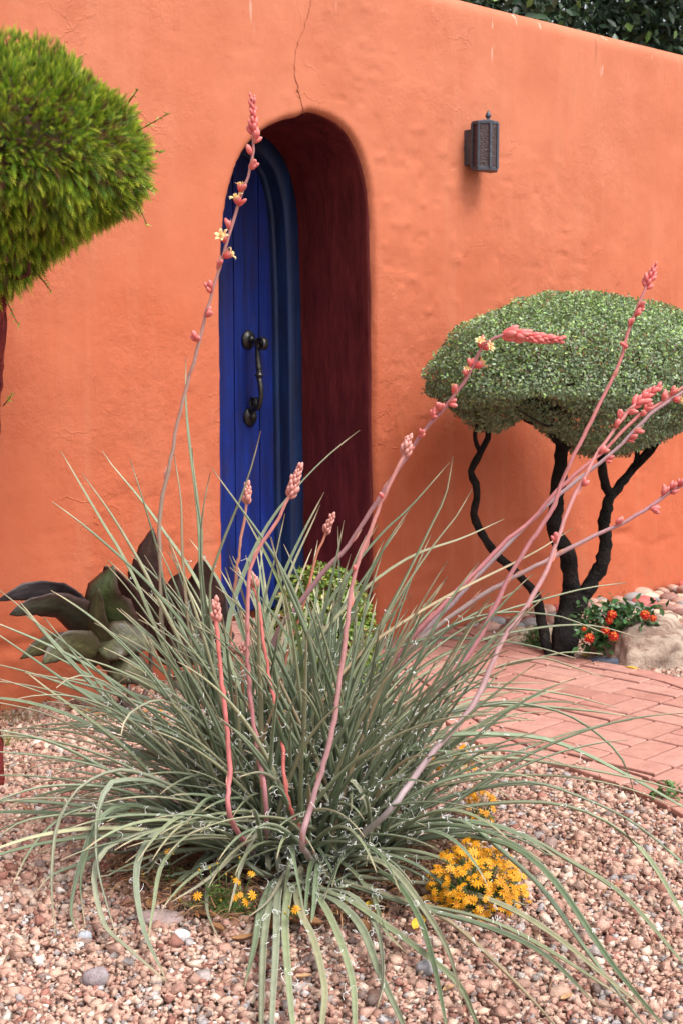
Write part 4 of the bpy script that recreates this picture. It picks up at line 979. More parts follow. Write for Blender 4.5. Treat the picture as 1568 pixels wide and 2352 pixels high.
# bending pink one
stalk([(688, 1075), (668, 1130), (640, 1192), (604, 1244), (580, 1290), (572, 1335), (569, 1420), (571, 1530), (578, 1620), (592, 1720), (612, 1860)], 2.84, 2.92, .0072, .0042, MAU, (.48, .18, .16), .07, kind='tip', bracts=4, spike_n=34)
stalk([(579, 1325), (588, 1360), (597, 1400), (606, 1480), (628, 1600), (650, 1710), (662, 1840)], 2.86, 2.98, .0058, .004, RED, RED, .028, kind='tip', bracts=2, spike_n=14)
stalk([(569, 1116), (563, 1192), (555, 1231), (546, 1297), (535, 1402), (530, 1470), (540, 1640)], 3.15, 3.15, .0056, .0036, ORN, (.48, .22, .15), .045, kind='tip', bracts=4, spike_n=20)
stalk([(496, 1382), (500, 1460), (506, 1524), (516, 1620), (524, 1700), (529, 1780), (531, 1880)], 2.76, 2.85, .0076, .005, MAU, RED, .045, kind='tip', bracts=3, spike_n=20)
stalk([(762, 1188), (749, 1225), (734, 1258), (722, 1294), (710, 1342), (692, 1408), (674, 1456), (656, 1516), (640, 1660)], 3.2, 3.2, .0052, .0034, ORN, ORN, .045, kind='tip', bracts=4, spike_n=20)
stalk([(556, 1486), (557, 1540), (560, 1620), (570, 1750)], 3.1, 3.1, .0045, .0035, ORN, ORN, .025, kind='tip', bracts=1, spike_n=12)
stalk([(535, 1484), (534, 1540), (540, 1650), (550, 1760)], 3.12, 3.12, .0045, .0035, RED, RED, .02, kind='tip', bracts=1, spike_n=10)
# the sheaf leaning to the right
stalk([(1512, 888), (1468, 921), (1442, 945), (1422, 969), (1403, 997), (1365, 1050), (1341, 1098), (1312, 1151), (1281, 1232), (1261, 1292), (1221, 1372), (1165, 1452), (1133, 1512), (1101, 1592), (1061, 1652), (989, 1732), (941, 1800), (880, 1875)], 2.80, 3.2, .0095, .0042, (.36, .30, .32), (.47, .18, .17), .085,
      [(1408, 985, 3, 0), (1420, 965, 3, 0), (1385, 1035, 4, 0), (1270, 1242, 5, 0), (1345, 1120, 2, 0), (1445, 950, 3, 0)], bracts=8, blen=.02)
stalk([(1502, 612), (1470, 690), (1440, 765), (1428, 815), (1403, 875), (1379, 921), (1348, 983), (1326, 1026), (1288, 1110), (1271, 1161), (1245, 1204), (1213, 1252), (1181, 1304), (1149, 1364), (1113, 1440), (1073, 1508), (1037, 1548), (920, 1700)], 3.15, 3.35, .009, .004, MAU, (.46, .16, .155), .06,
      [(1465, 715, 2, 0), (1472, 700, 3, 0), (1447, 738, 3, 0), (1440, 790, 2, 0)], bracts=9, blen=.017)
stalk([(1660, 830), (1568, 889), (1538, 911), (1504, 933), (1468, 952), (1432, 985), (1391, 1031), (1360, 1057), (1326, 1086), (1271, 1134), (1221, 1192), (1165, 1240), (1093, 1312), (1037, 1368), (993, 1416), (941, 1472), (840, 1650)], 3.2, 3.4, .0085, .0042, MAU, (.47, .15, .145), .1,
      [(1480, 930, 4, 0), (1475, 955, 2, 0), (1520, 915, 4, 0), (1550, 895, 3, 1)], bracts=6, blen=.018)
stalk([(1670, 815), (1568, 900), (1538, 920), (1511, 937), (1475, 969), (1432, 1014), (1384, 1057), (1341, 1089), (1293, 1127), (1235, 1179), (1165, 1250), (1100, 1318), (1040, 1385), (960, 1470), (850, 1650)], 3.25, 3.5, .0085, .0046, (.33, .26, .28), (.33, .20, .215), .1,
      [(1475, 985, 3, 0), (1452, 1005, 3, 0), (1395, 1065, 3, 0), (1560, 915, 1, 1)], bracts=5, blen=.018)
stalk([(1680, 1060), (1568, 1113), (1542, 1127), (1492, 1163), (1432, 1199), (1374, 1225), (1317, 1254), (1277, 1276), (1181, 1324), (1113, 1364), (1061, 1396), (981, 1456), (941, 1488), (870, 1560), (800, 1740)], 3.2, 3.35, .0092, .0048, (.33, .31, .26), (.37, .175, .195), .11,
      [(1524, 1110, 6, 0), (1530, 1085, 9, 0), (1500, 1172, 6, 0), (1420, 1192, 5, 0), (1560, 1108, 5, 0), (1555, 1130, 2, 0)], bracts=6, blen=.018)

# ------------------------------------------------------------------ gravel
rg = np.random.RandomState(41)
phi = (1+5**.5)/2
ICO = norm(np.array([(-1, phi, 0), (1, phi, 0), (-1, -phi, 0), (1, -phi, 0), (0, -1, phi), (0, 1, phi), (0, -1, -phi), (0, 1, -phi), (phi, 0, -1), (phi, 0, 1), (-phi, 0, -1), (-phi, 0, 1)], float))
ICF = np.array([(0, 11, 5), (0, 5, 1), (0, 1, 7), (0, 7, 10), (0, 10, 11), (1, 5, 9), (5, 11, 4), (11, 10, 2), (10, 7, 6), (7, 1, 8), (3, 9, 4), (3, 4, 2), (3, 2, 6), (3, 6, 8), (3, 8, 9), (4, 9, 5), (2, 4, 11), (6, 2, 10), (8, 6, 7), (9, 8, 1)])
STONE_C = [(.52, .32, .25), (.58, .38, .29), (.46, .26, .20), (.33, .15, .115), (.62, .47, .38), (.38, .32, .30), (.68, .60, .54), (.27, .19, .165), (.50, .30, .235), (.42, .38, .38)]
STONE_P = [5, 5, 4, 2.4, 3, 1.3, .9, 1.2, 4, .7]
CUB = np.array([(x, y, z) for x in (-1, 1) for y in (-1, 1) for z in (-1, 1)], float)*.72
CBF = np.array([(0, 1, 3, 2), (4, 6, 7, 5), (0, 4, 5, 1), (2, 3, 7, 6), (0, 2, 6, 4), (1, 5, 7, 3)])
CBT = np.vstack([CBF[:, [0, 1, 2]], CBF[:, [0, 2, 3]]])
def stones(XY, size, zb, rg, cols):
    n = len(XY); q = norm(rg.normal(size=(n, 4))); w_, x, y, z = q.T
    Rm = np.stack([np.stack([1-2*(y*y+z*z), 2*(x*y-z*w_), 2*(x*z+y*w_)], -1), np.stack([2*(x*y+z*w_), 1-2*(x*x+z*z), 2*(y*z-x*w_)], -1), np.stack([2*(x*z-y*w_), 2*(y*z+x*w_), 1-2*(x*x+y*y)], -1)], 1)
    sc_ = np.stack([np.ones(n), rg.uniform(.6, .95, n), rg.uniform(.45, .85, n)], -1)
    V = (CUB[None]+rg.uniform(-.42, .42, (n, 8, 3)))*sc_[:, None]; V = np.einsum('nij,nkj->nki', Rm, V); V[..., 2] *= .8
    V = V*size[:, None, None]*.56; V[..., 0] += XY[:, :1]; V[..., 1] += XY[:, 1:]; V[..., 2] += zb[:, None]
    F = CBT[None]+8*np.arange(n)[:, None, None]; return V.reshape(-1, 3), F.reshape(-1, 3), np.repeat(cols, 8, 0)
def gravel_layer(step, smin, smax, z0, z1, pk=1.0):
    X, Y = np.meshgrid(np.arange(-2.1, 2.6, step), np.arange(1.85, 6.2, step)); XY = np.stack([X.ravel(), Y.ravel()], -1)+rg.uniform(-.5, .5, (X.size, 2))*step
    m = (np.abs(XY[:, 0]) < .27*XY[:, 1]+.42) & (XY@WN[:2] < WD-.005) & ~inpoly(XY, PATH_ALL) & (rg.rand(len(XY)) < pk)
    XY = XY[m]; n = len(XY); size = smin+(smax-smin)*rg.rand(n)**2.0
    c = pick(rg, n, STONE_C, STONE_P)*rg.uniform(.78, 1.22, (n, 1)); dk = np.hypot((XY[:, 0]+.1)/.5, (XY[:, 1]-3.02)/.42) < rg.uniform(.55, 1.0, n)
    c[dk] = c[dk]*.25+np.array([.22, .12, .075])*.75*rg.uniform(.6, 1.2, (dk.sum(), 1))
    return stones(XY, size, rg.uniform(z0, z1, n), rg, c)
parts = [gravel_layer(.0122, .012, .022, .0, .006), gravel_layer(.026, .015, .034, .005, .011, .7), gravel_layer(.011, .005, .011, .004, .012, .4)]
xy_ = NEAR[rg.randint(8, 58, 90)]+rg.normal(0, .05, (90, 2)); xy2 = FAR[rg.randint(2, 38, 50)]+rg.normal(0, .06, (50, 2)); xy_ = np.vstack([xy_, xy2]); nn_ = len(xy_); xy_ = xy_[xy_@WN[:2] < WD-.02]; nn_ = len(xy_)
parts.append(stones(xy_, rg.uniform(.006, .014, nn_), np.full(nn_, .025), rg, pick(rg, nn_, STONE_C, STONE_P)))
off = 0; Vs, Fs, Cs = [], [], []
for V, F, C in parts: Vs.append(V); Fs.append(F+off); Cs.append(C); off += len(V)
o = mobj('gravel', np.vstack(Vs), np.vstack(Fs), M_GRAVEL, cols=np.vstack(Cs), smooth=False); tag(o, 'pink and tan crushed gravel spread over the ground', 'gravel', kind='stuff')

def subdiv(V, F, k):
    V = [tuple(v) for v in V]; F = [tuple(f) for f in F]
    for _ in range(k):
        cache = {}; G = []
        def mid(a, b):
            key = (min(a, b), max(a, b))
            if key not in cache: cache[key] = len(V); V.append(tuple(norm(np.array(V[a])+np.array(V[b]))))
            return cache[key]
        for a, b, c in F:
            x, y, z = mid(a, b), mid(b, c), mid(c, a); G += [(a, x, z), (b, y, x), (c, z, y), (x, y, z)]
        F = G
    return np.array(V), np.array(F)
S2, S2F = subdiv(ICO, ICF, 2); S4, S4F = subdiv(ICO, ICF, 4)
def single_stone(px, py, size, col, label, flat=.6, seed=1, smooth=False, yaw=0., lift=.25, mat=None):
    V = S2.copy(); V = V*(1+.16*noise3(V, 2.6, seed)+.05*noise3(V, 7, seed+1))[:, None]; V = V*np.array(size)/2*np.array([1, 1, 1])
    c, s = math.cos(yaw), math.sin(yaw); V = V@np.array([[c, s, 0], [-s, c, 0], [0, 0, 1]]); b = ground(px, py); V[:, 2] += size[2]*lift+.006
    o = mobj('stone', V+b, S2F, mat or M_GRAVEL, cols=jitcol(np.random.RandomState(seed), len(V), col, .16, .04), smooth=smooth, org=b); tag(o, label, 'stone'); return o
single_stone(222, 2262, (.054, .040, .034), (.30, .25, .26), 'speckled lilac grey stone, the largest in the open gravel before the yucca', seed=3)
single_stone(985, 2238, (.055, .04, .034), (.42, .40, .41), 'pale grey stone in gravel under arching yucca leaves below the yellow daisies', seed=5)
single_stone(365, 2120, (.105, .06, .026), (.40, .29, .27), 'flat mauve slab of stone at the edge of the yucca litter', seed=7)
single_stone(418, 2162, (.034, .028, .026), (.68, .66, .63), 'white stone beside the flat mauve slab', seed=9)
single_stone(196, 2165, (.030, .026, .024), (.36, .38, .42), 'blue grey stone below drooping yucca leaf tips', seed=11)
single_stone(1418, 1533, (.21, .075, .045), (.10, .115, .15), 'long flat slate blue stone beside the tan boulder', seed=13, smooth=True, yaw=-.45, lift=.2)

# ------------------------------------------------------------------ river cobbles at the wall foot
rg = np.random.RandomState(43)
COB = {'grey': (.26, .25, .25), 'pinkish tan': (.46, .28, .22), 'cream': (.56, .44, .32), 'dark reddish': (.27, .14, .115), 'coral red': (.55, .14, .13)}
cmesh = {}
for nm, c in COB.items():
    for k in range(3):
        sd_ = hash(nm) % 1 + k*7+len(nm); V = S2*(1+.10*noise3(S2, 2.2, sd_))[:, None]; V[:, 2] *= .62
        cmesh[nm, k] = mk_mesh('cobble', V, S2F, M_COBBLE, jitcol(np.random.RandomState(sd_), len(V), np.array(c)*(.85+.15*k), .08, .03))
placed = []
for _ in range(9000):
    u = rg.uniform(3.95, 6.6); lim = .64 if u > 4.6 else .40; n_ = rg.uniform(.025, .64)
    if n_ > lim: continue
    p = wallp(u, 0, n_)[:2]
    if inpoly(p[None], PATH_ALL)[0] or np.hypot(*(p-TB[:2])) < .12: continue
    r_ = rg.uniform(.028, .055)
    if any(np.hypot(p[0]-a, p[1]-b) < (r_+c)*.86 for a, b, c in placed): continue
    placed.append((p[0], p[1], r_)); nm = list(COB)[rg.choice(5, p=[.24, .38, .22, .145, .015])]
    if len(placed) > 285: break
    o = put('river_cobble', cmesh[nm, rg.randint(3)], M=Matrix.Translation((p[0], p[1], r_*.42)) @ Matrix.Rotation(rg.uniform(0, 6.28), 4, 'Z') @ Matrix.Rotation(rg.normal(0, .2), 4, 'X') @ Matrix.Diagonal((r_*1.2, r_*.92, r_, 1)))
    tag(o, f'smooth {nm} river cobble in the bed along the foot of the orange wall', 'cobble', f'{nm} cobbles along the wall')

# ------------------------------------------------------------------ boulder
pl = [((-.80, -.55, .22), .150), ((.05, -.93, .36), .135), ((.42, -.42, .80), .140), ((-.35, .25, .90), .135), ((.8, .1, .6), .21), ((.97, -.1, .1), .27), ((0, 1, .2), .15), ((0, 0, -1), .06), ((-.6, -.2, .77), .150), ((-.95, .2, .2), .2), ((.5, -.85, .15), .19)]
NP_ = norm(np.array([p for p, _ in pl])); DP = np.array([d for _, d in pl])
dots = S4@NP_.T; rr = np.where(dots > .02, DP/np.maximum(dots, .02), 9).min(1)
V = S4*rr[:, None]*1.02; V = V+S4*(.012*np.abs(noise3(V@np.array([[.8, .2, .5], [-.3, 1, .2], [-.6, 0, .8]])*np.array([3, .8, .5]), 16, 12))+.008*noise3(V, 22, 3)+.006*noise3(V*np.array([1, 3, 1]), 60, 4)+.004*noise3(V*np.array([2.5, 1, .6]), 95, 6))[:, None]
bb = ground(1455, 1530); V = V*np.array([1.0, .9, .78]); V[:, 2] += .045
o = mobj('boulder', V+bb+np.array([.045, .06, 0]), S4F, M_ROCK, org=bb, smooth=False); tag(o, 'large tan boulder with brown veins beside the red lantana', 'boulder')

# ------------------------------------------------------------------ red lantana
rg = np.random.RandomState(51)
lb = ground(1385, 1490)
lt = empty('lantana_plant', lb, 'small green lantana with round red and orange flower heads beside the boulder', 'plant')
n = 520; cen = [at(x, y, 5.12) for x, y in ((1345, 1440), (1362, 1415), (1380, 1450), (1405, 1400), (1405, 1430), (1440, 1420), (1465, 1415), (1350, 1475), (1385, 1475), (1490, 1418))]
P = np.array(cen)[rg.randint(0, 10, n)]+rg.normal(0, .026, (n, 3)); P[:, 2] = np.maximum(P[:, 2], .02)
V, F, C = leaf_cloud(P, np.array([[0, -.5, .8]]).repeat(n, 0), rg, rg.uniform(.022, .042, n), .55, jitcol(rg, n, (.055, .13, .04), .35), spread=.6)
mobj('foliage', V, F, M_SHRUB, lt, C, smooth=False)
mb = MB()
for c in cen: tube(mb, spline([lb, (lb+c)/2+rg.normal(0, .02, 3)+np.array([0, 0, .02]), c], 8), np.linspace(.004, .0018, 8), 4, (.12, .10, .05))
mb.obj('stems', M_BARK, lt)
mb = MB()
for k in range(26):
    f = (k+.5)/26; a = k*2.4; z = 1-1.35*f; r_ = math.sqrt(max(0, 1-z*z)); d = np.array([r_*math.cos(a), r_*math.sin(a), z])
    s1 = norm(np.cross(d, [.3, .2, .9])); s2 = np.cross(d, s1); V = [d*.9]
    for j in range(8): V.append(d*1.05+(s1*math.cos(j*.785)+s2*math.sin(j*.785))*(.30 if j % 2 else .21))
    mb.add(V, [(0, 1+j, 1+(j+1) % 8) for j in range(8)], (.66, .022, .012) if f > .14 else (.85, .20, .03))
lathe(mb, [(.3, -1), (.75, -.3), (.75, .3), (.3, .8)], 8, C=(.45, .05, .02))
FH = mb.mesh('flower_head', M_PETAL, False)
for x, y, s in ((1404, 1412, .021), (1398, 1425, .017), (1480, 1413, .022), (1499, 1421, .016), (1352, 1466, .022), (1389, 1448, .019), (1408, 1462, .022), (1340, 1445, .010)):
    put('flower_head', FH, lt, M=Matrix.Translation(Vector(at(x, y, 5.04))) @ Matrix.Rotation(R(45), 4, 'X') @ Matrix.Rotation(rg.uniform(0, 6), 4, 'Z') @ Matrix.Scale(s*.84, 4))

# ------------------------------------------------------------------ low green mound at the tree's foot, shrub at the door, weed in the gravel
def mound(name, px, py, w, h, dpt, n, size, cols, pr_, label, cat, mat, seed, asp=.5, droop=0, stem=True, lump=.1, up_=.6):
    rg = np.random.RandomState(seed); b = ground(px, py); e = empty(name, b, label, cat)
    d = rand_dirs(rg, n); d[:, 2] = np.abs(d[:, 2]); k = (1-.35*rg.rand(n)**1.5)*(1+lump*noise3(d, 7, seed))
    P = b+d*np.array([w/2, dpt/2, h])*k[:, None]+np.array([0, 0, .015])
    c = pick(rg, n, cols, pr_)*rg.uniform(.75, 1.25, (n, 1))
    V, F, C = leaf_cloud(P, d+np.array([0, 0, up_]), rg, rg.uniform(size*.7, size*1.3, n), asp, c, spread=.7, droop=droop); mobj('foliage', V, F, mat, e, C, smooth=False)
    mb = MB()
    for k in range(26):
        q = b+rand_dirs(rg, 1)[0]*np.array([w*.4, dpt*.4, 0]); q[2] = rg.uniform(.4, .85)*h; tube(mb, spline([b+np.array([0, 0, -.005]), (b+q)/2+np.array([0, 0, h*.15]), q], 6), np.linspace(.004, .0015, 6), 4, (.10, .07, .04))
    mb.obj('stems', M_BARK, e); return e
mound('boxwood_shrub', 742, 1568, .42, .44, .38, 6200, .020, [(.21, .31, .06), (.14, .24, .045), (.31, .35, .07), (.36, .21, .08)], [4, 4, 2, .5], 'rounded glossy green shrub growing in front of the blue door', 'shrub', M_SHRUB, 61, .62, lump=.06)
mound('ground_cover_tuft', 1228, 1492, .105, .085, .1, 700, .014, [(.07, .15, .04), (.10, .19, .05)], [1, 1], 'fine leaved dark green tuft at the foot of the black trunks', 'plant', M_HERB, 63, .3, lump=.12)
mound('gravel_weed', 1528, 1848, .085, .045, .07, 60, .022, [(.09, .18, .05), (.12, .22, .07)], [1, 1], 'small green weed sprouting in gravel at the edge of the brick path', 'weed', M_HERB, 65, .4)

# ------------------------------------------------------------------ canna
rg = np.random.RandomState(71)
def wallY(px, off): d = ray(px, 1300); return (WD-off)/(WN@d)*d[1]
cb = ground(300, 1628)
can = empty('canna_plant', cb, 'broad bronze and green leaved canna growing against the orange wall', 'plant')
def canna_leaf(px, off, hw, roll, c_a, c_b, curl=.25, wav=.16, label=None):
    hw = hw*1.15; curl = curl*.4; roll = roll*.75; n = 18; m = 9; Q = spline([at(x, y, wallY(max(x, 0), off+(o_ if o_ else 0))) for (x, y), o_ in zip(px, np.linspace(0, .06, len(px)))], n)
    T_ = norm(np.gradient(Q, axis=0)); V, C = [], []; ph = rg.uniform(0, 6)
    for i in range(n):
        s = i/(n-1); vd = norm(Q[i]-np.array([0, 0, CAM_H])); S_ = norm(np.cross(T_[i], vd)); N_ = np.cross(S_, T_[i])
        r_ = roll*(1-.25*s); S_, N_ = S_*math.cos(r_)+N_*math.sin(r_), N_*math.cos(r_)-S_*math.sin(r_)
        wv = hw*(math.sin(math.pi*min(1, .05+s*.95)**.72)**.75+.01)*(1+.06*math.sin(s*23+ph)+.05*math.sin(s*51+ph*3))
        for k in range(m):
            a = k/(m-1)*2-1; z = wv*curl*a*a+wv*wav*math.sin(ph+s*11+a*2)*abs(a); V.append(Q[i]+S_*a*wv+N_*z)
            e = abs(a)**2; c = np.array(c_b)*(1-e)+np.array(c_a)*e; c = c*(1.0+.14*math.cos(s*55+abs(a)*9)); c = c*1.5 if abs(a) < .05 and s < .9 else c; C.append(np.clip(c, 0, 1))
    F = [(i*m+k, i*m+k+1, (i+1)*m+k+1, (i+1)*m+k) for i in range(n-1) for k in range(m-1)]
    mb = MB(); mb.add(V, F, np.array(C)); o = mb.obj('leaf', M_CANNA, can)
    md = o.modifiers.new('thickness', 'SOLIDIFY'); md.thickness = .0016
    if label: o['label'] = label
BRZ, BRG, GRN_, GRD = (.040, .014, .013), (.042, .022, .017), (.060, .058, .024), (.046, .030, .018)
canna_leaf([(345, 1470), (334, 1390), (336, 1310), (352, 1212)], .16, .062, .55, BRZ, BRG)
canna_leaf([(300, 1500), (262, 1430), (236, 1370), (262, 1298)], .2, .075, .35, BRZ, (.045, .06, .02), .5, .2)
canna_leaf([(315, 1480), (292, 1400), (268, 1340), (240, 1300)], .12, .06, .9, BRZ, BRG, .6)
canna_leaf([(240, 1500), (205, 1432), (150, 1372), (70, 1358), (-8, 1380)], .16, .048, 1.0, (.045, .032, .036), (.055, .046, .05), .2)
canna_leaf([(245, 1510), (205, 1440), (150, 1398), (85, 1392), (22, 1412)], .22, .052, .75, BRZ, (.03, .033, .02), .45)
canna_leaf([(410, 1520), (448, 1430), (468, 1350), (462, 1282)], .2, .082, .3, BRZ, BRG, .3)
canna_leaf([(395, 1530), (400, 1440), (398, 1370), (420, 1312)], .14, .07, .5, BRZ, BRG, .3)
canna_leaf([(480, 1520), (492, 1450), (500, 1390), (508, 1350)], .2, .06, .5, (.05, .034, .034), (.06, .05, .045), .3)
canna_leaf([(232, 1505), (275, 1468), (325, 1470), (368, 1488)], .28, .052, .35, GRD, GRN_, .3)
canna_leaf([(226, 1505), (180, 1482), (135, 1494), (97, 1524)], .26, .046, .4, GRD, GRN_, .3)
canna_leaf([(230, 1520), (140, 1480), (85, 1490), (46, 1514)], .18, .036, .5, GRD, GRN_, .3)
canna_leaf([(262, 1560), (290, 1535), (320, 1545), (346, 1584)], .3, .048, .4, GRD, GRN_, .3)
canna_leaf([(255, 1540), (232, 1470), (222, 1410), (228, 1350)], .24, .04, .6, GRD, GRN_, .3)
mb = MB()
for a, b, c in (((300, 1632), (296, 1570), (300, 1470)), ((290, 1632), (262, 1560), (232, 1490)), ((315, 1630), (345, 1560), (345, 1460)), ((320, 1632), (395, 1590), (405, 1500)), ((298, 1634), (270, 1590), (240, 1520)), ((322, 1632), (440, 1600), (482, 1515))):
    tube(mb, spline([at(x, y, wallY(x, .17)) if y < 1625 else ground(x, y) for x, y in (a, b, c)], 10), np.linspace(.011, .006, 10), 7, (.09, .05, .04))
mb.obj('stem', M_CANNA, can)

# ------------------------------------------------------------------ yellow daisies
rg = np.random.RandomState(81)
mb = MB()
for k in range(9):
    a = 2*math.pi*k/9+rg.uniform(-.1, .1); V = []; L_ = rg.uniform(.9, 1.05)
    for t, wv, z in ((.12, .07, .02), (.45, .13, .08), (.8, .125, .02), (1, .04, -.10)):
        for s_ in (-1, 1): V.append((L_*t*math.cos(a)-s_*wv*math.sin(a), L_*t*math.sin(a)+s_*wv*math.cos(a), z))
    mb.add(V, [(2*i, 2*i+1, 2*i+3, 2*i+2) for i in range(3)], np.array([(.78, .32, .008)]*4+[(.82, .40, .012)]*4))
lathe(mb, [(.26, -.06), (.26, .06), (.16, .13), (.02, .15)], 8, C=(.68, .24, .01)); lathe(mb, [(.06, -.4), (.2, -.06), (.26, .0)], 6, C=(.12, .2, .05))
DAI = mb.mesh('flower', M_PETAL, False)
mb = MB(); lathe(mb, [(.12, -.3), (.3, .05), (.26, .45), (.05, .62)], 7, C=np.array([(.12, .2, .04), (.2, .25, .04), (.75, .33, .01), (.8, .4, .02)])); DBUD = mb.mesh('flower_bud', M_PETAL)
def daisies(px, py, w, h, dpt, nfl, label, pos=None, Yf=None, nleaf=500, seed=1, size=.0115, buds=()):
    rg = np.random.RandomState(seed); b = ground(px, py); e = empty('daisy_clump', b, label, 'flowers'); mb = MB(); n = nleaf
    d = rand_dirs(rg, n); d[:, 2] = np.abs(d[:, 2])*rg.uniform(.2, .92, n); P = b+d*np.array([w/2, dpt/2, h])*rg.uniform(.4, .95, (n, 1))
    V, F, C = leaf_cloud(P, d, rg, rg.uniform(.012, .026, n), .13, jitcol(rg, n, (.10, .19, .035), .4), spread=.9); mobj('foliage', V, F, M_HERB, e, C, smooth=False)
    pts = []
    if pos: pts = [at(x, y, Yf) for x, y in pos]
    tries = 0
    while len(pts) < nfl+(len(pos) if pos else 0) and tries < 9000:
        tries += 1; dd_ = rand_dirs(rg, 1)[0]; dd_[2] = abs(dd_[2])
        if dd_[1] > .75: continue
        p = b+dd_*np.array([w/2, dpt/2, h])*rg.uniform(.86, 1.14)+np.array([0, 0, .012])
        if all(np.linalg.norm(p-q) > size*.72 for q in pts): pts.append(p)
    for p in pts:
        tube(mb, [b+(p-b)*np.array([.45, .45, .3]), p-np.array([0, 0, .004])], .0009, 3, (.12, .2, .05))
        dn = norm(norm(p-b)+np.array([0, -.45, .5])+.55*rg.normal(size=3)); q = Vector(dn).to_track_quat('Z', 'Y')
        put('flower', DAI, e, M=Matrix.Translation(Vector(p)) @ q.to_matrix().to_4x4() @ Matrix.Rotation(rg.uniform(0, 6.3), 4, 'Z') @ Matrix.Scale(size*rg.uniform(.7, 1.15), 4))
    for x, y in buds:
        p = at(x, y, Yf); tube(mb, [b+(p-b)*np.array([.6, .6, .4]), p], .0009, 3, (.12, .2, .05)); put('flower_bud', DBUD, e, M=Matrix.Translation(Vector(p)) @ Matrix.Scale(.007, 4))
    if mb.n: mb.obj('stems', M_HERB, e)
    return e
daisies(1092, 2078, .205, .118, .18, 230, 'dense mound of golden yellow daisies in gravel under arching yucca leaves', seed=2, nleaf=700)
daisies(525, 2100, .19, .11, .12, 0, 'sparse yellow daisies with ferny leaves and dry litter at the front of the yucca', pos=[(545, 2024), (578, 2007), (552, 2056), (565, 2072), (580, 2056), (540, 2062), (454, 2058), (413, 2065), (622, 2111), (625, 2102)], Yf=2.70, nleaf=520, seed=3, buds=[(458, 2000), (551, 1972), (482, 1995), (520, 2010), (533, 2016), (508, 2070), (530, 2110), (500, 1985)])
daisies(395, 2040, .08, .07, .07, 0, 'single yellow daisy sprig under the drooping yucca leaves', pos=[(389, 1957)], Yf=2.8, nleaf=110, seed=4, buds=[(330, 2010)])
daisies(690, 2110, .06, .05, .06, 0, 'lone bright daisy before the bare base of the yucca', pos=[(679, 2089)], Yf=2.6, nleaf=70, seed=5, buds=[(664, 2085), (655, 2098)])
daisies(1100, 1890, .085, .085, .08, 26, 'upright clump of yellow daisies in gravel beside the brick path', seed=6, nleaf=200)
daisies(1035, 1765, .20, .055, .10, 36, 'low yellow daisies half hidden by yucca leaves at the path edge', seed=7, nleaf=260)
daisies(850, 1690, .10, .075, .08, 14, 'few yellow daisies deep behind the yucca leaves', seed=8, nleaf=160)
daisies(640, 1660, .07, .09, .06, 7, 'yellow daisies behind the yucca under the door shrub', seed=9, nleaf=120)
daisies(360, 1690, .11, .085, .07, 7, 'yellow daisies in dry litter below the bronze canna', seed=10, nleaf=130)

# ------------------------------------------------------------------ fallen leaves, litter, dry grass
rg = np.random.RandomState(91)
FL = {'yellow': (.62, .40, .05), 'brown': (.30, .15, .07), 'tan': (.46, .28, .15)}
def fallen(px, py, L_, nm, label, wdt=.42, grp=None):
    b = ground(px, py); n, m = 9, 5; V, C = [], []; a = rg.uniform(0, 6.28); d = np.array([math.cos(a), math.sin(a), 0]); s_ = np.array([-d[1], d[0], 0]); cu = rg.uniform(.5, 1.1)
    for i in range(n):
        t = i/(n-1); wv = L_*wdt*math.sin(math.pi*min(1, .05+t*.95))**.85*.5
        for k in range(m):
            q = k/(m-1)*2-1; V.append(b+d*(t-.5)*L_+s_*q*wv*.85+np.array([0, 0, .014+wv*cu*q*q+L_*.12*(2*t-1)**2])); C.append(np.array(FL[nm])*(.85+.3*rg.rand())*(.8 if k == 2 else 1))
    mb = MB(); mb.add(V, [(i*m+k, i*m+k+1, (i+1)*m+k+1, (i+1)*m+k) for i in range(n-1) for k in range(m-1)], np.array(C)); o = mb.obj('fallen_leaf', M_LITTER, org=b)
    md = o.modifiers.new('thickness', 'SOLIDIFY'); md.thickness = .0008; tag(o, label, 'leaf', grp or f'fallen {nm} leaves')
fallen(960, 2142, .075, 'yellow', 'bright yellow fallen leaf in gravel under the front yucca leaves')
for x, y in ((1388, 1520), (1450, 1548), (1348, 1516)): fallen(x, y, .06, 'yellow', 'yellow fallen leaf between the black trunks and the boulder')
for x, y in ((850, 2100), (905, 2010), (880, 1960)): fallen(x, y, .06, 'yellow', 'yellow fallen leaf in litter at the right base of the yucca')
for x, y in ((500, 2150), (560, 2172), (470, 2118), (405, 2050), (345, 2095), (620, 2150), (700, 2140), (760, 2120), (830, 2150), (590, 2185)): fallen(x, y, rg.uniform(.045, .08), 'brown', 'curled dry brown leaf fallen round the front of the yucca', grp='dry leaves round the yucca')
for x, y in ((200, 1645), (235, 1655), (265, 1640), (170, 1640), (330, 1650), (300, 1665)): fallen(x, y, rg.uniform(.05, .08), 'brown', 'dry brown leaf fallen below the canna by the wall', grp='dry leaves below the canna')
for x, y in ((1030, 2290), (1300, 2310), (700, 2262)): fallen(x, y, .035, 'tan', 'little tan leaf fallen on open gravel')
mb = MB()
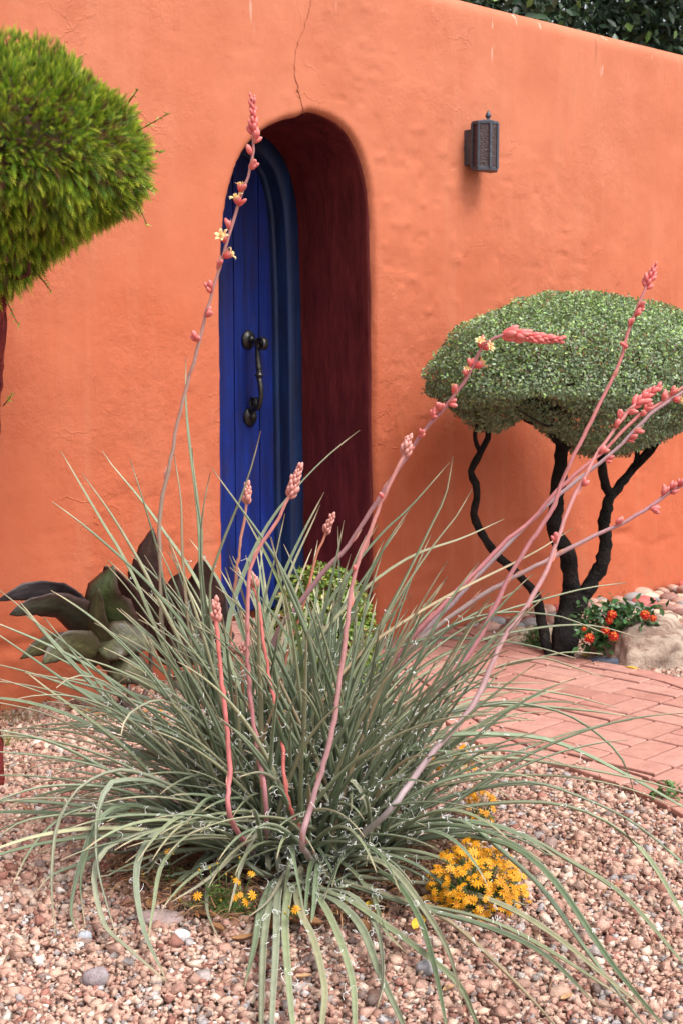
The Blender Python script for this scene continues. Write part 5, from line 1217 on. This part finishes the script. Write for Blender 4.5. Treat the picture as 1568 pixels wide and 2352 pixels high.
for k in range(1500):
    a = rg.uniform(0, 6.28); r_ = rg.rand()**.7; p = np.array([-.1+.46*r_*math.cos(a), 3.0+.36*r_*math.sin(a), rg.uniform(.008, .035)])
    if k > 1250: p = np.r_[np.array([rg.uniform(-1.0, .9), rg.uniform(2.3, 3.9)]), .017]
    if k > 1400: p = np.r_[wallp(rg.uniform(2.0, 2.9), 0, rg.uniform(.02, .25))[:2], .02]
    if inpoly(p[None, :2], PATH_ALL)[0]: continue
    L_ = rg.uniform(.02, .085); b = rg.uniform(0, 6.28); d = np.array([math.cos(b), math.sin(b), rg.normal(0, .12)]); q = [p-d*L_/2, p+np.array([rg.normal(0, .1), rg.normal(0, .1), .12])*L_, p+d*L_/2]
    for qq in q: qq[2] = max(qq[2], .012)
    tube(mb, spline(q, 5), rg.uniform(.0005, .0016), 3, jitcol(rg, 1, rg.choice([0, 1]) and (.38, .22, .11) or (.20, .10, .055), .4)[0], cap=False)
for k in range(900):
    a = rg.uniform(0, 6.28); r_ = rg.rand()**.6; p = np.array([-.1+.44*r_*math.cos(a), 3.0+.34*r_*math.sin(a), rg.uniform(.012, .03)]); d = norm(rg.normal(size=3)*np.array([1, 1, .3])); s_ = norm(np.cross(d, [0, 0, 1.0]))+np.array([0, 0, rg.normal(0, .3)]); L_ = rg.uniform(.008, .026); wv = L_*rg.uniform(.15, .4)
    mb.add([p-d*L_/2, p+s_*wv/2+np.array([0, 0, .004]), p+d*L_/2, p-s_*wv/2+np.array([0, 0, .004])], [(0, 1, 2, 3)], jitcol(rg, 1, (.27, .13, .065), .5)[0])
o = mb.obj('dry_litter', M_LITTER, smooth=False); tag(o, 'brown dry litter of twigs and leaf scraps under the yucca', 'litter', kind='stuff')
def grass(px, py, n, h, w, col, label, seed):
    rg = np.random.RandomState(seed); b = ground(px, py); mb = MB()
    for k in range(n):
        p = b+np.r_[rg.normal(0, w, 2), 0]; d = np.r_[rg.normal(0, .5, 2), 1]; L_ = h*rg.uniform(.5, 1.1); q = spline([p, p+d*L_*.5, p+d*L_*.85+np.r_[rg.normal(0, .2, 2)*L_, -.1*L_]], 6); tube(mb, q, np.linspace(.0011, .0004, 6), 3, jitcol(rg, 1, col, .3)[0], cap=False)
    o = mb.obj('grass_tuft', M_HERB, org=b); tag(o, label, 'grass')
grass(40, 1668, 60, .11, .04, (.26, .20, .09), 'thin dry grass tuft by the red trunk and the orange wall', 3)
grass(20, 1712, 50, .05, .03, (.25, .28, .06), 'short yellow green grass tuft at the foot of the red trunk', 4)
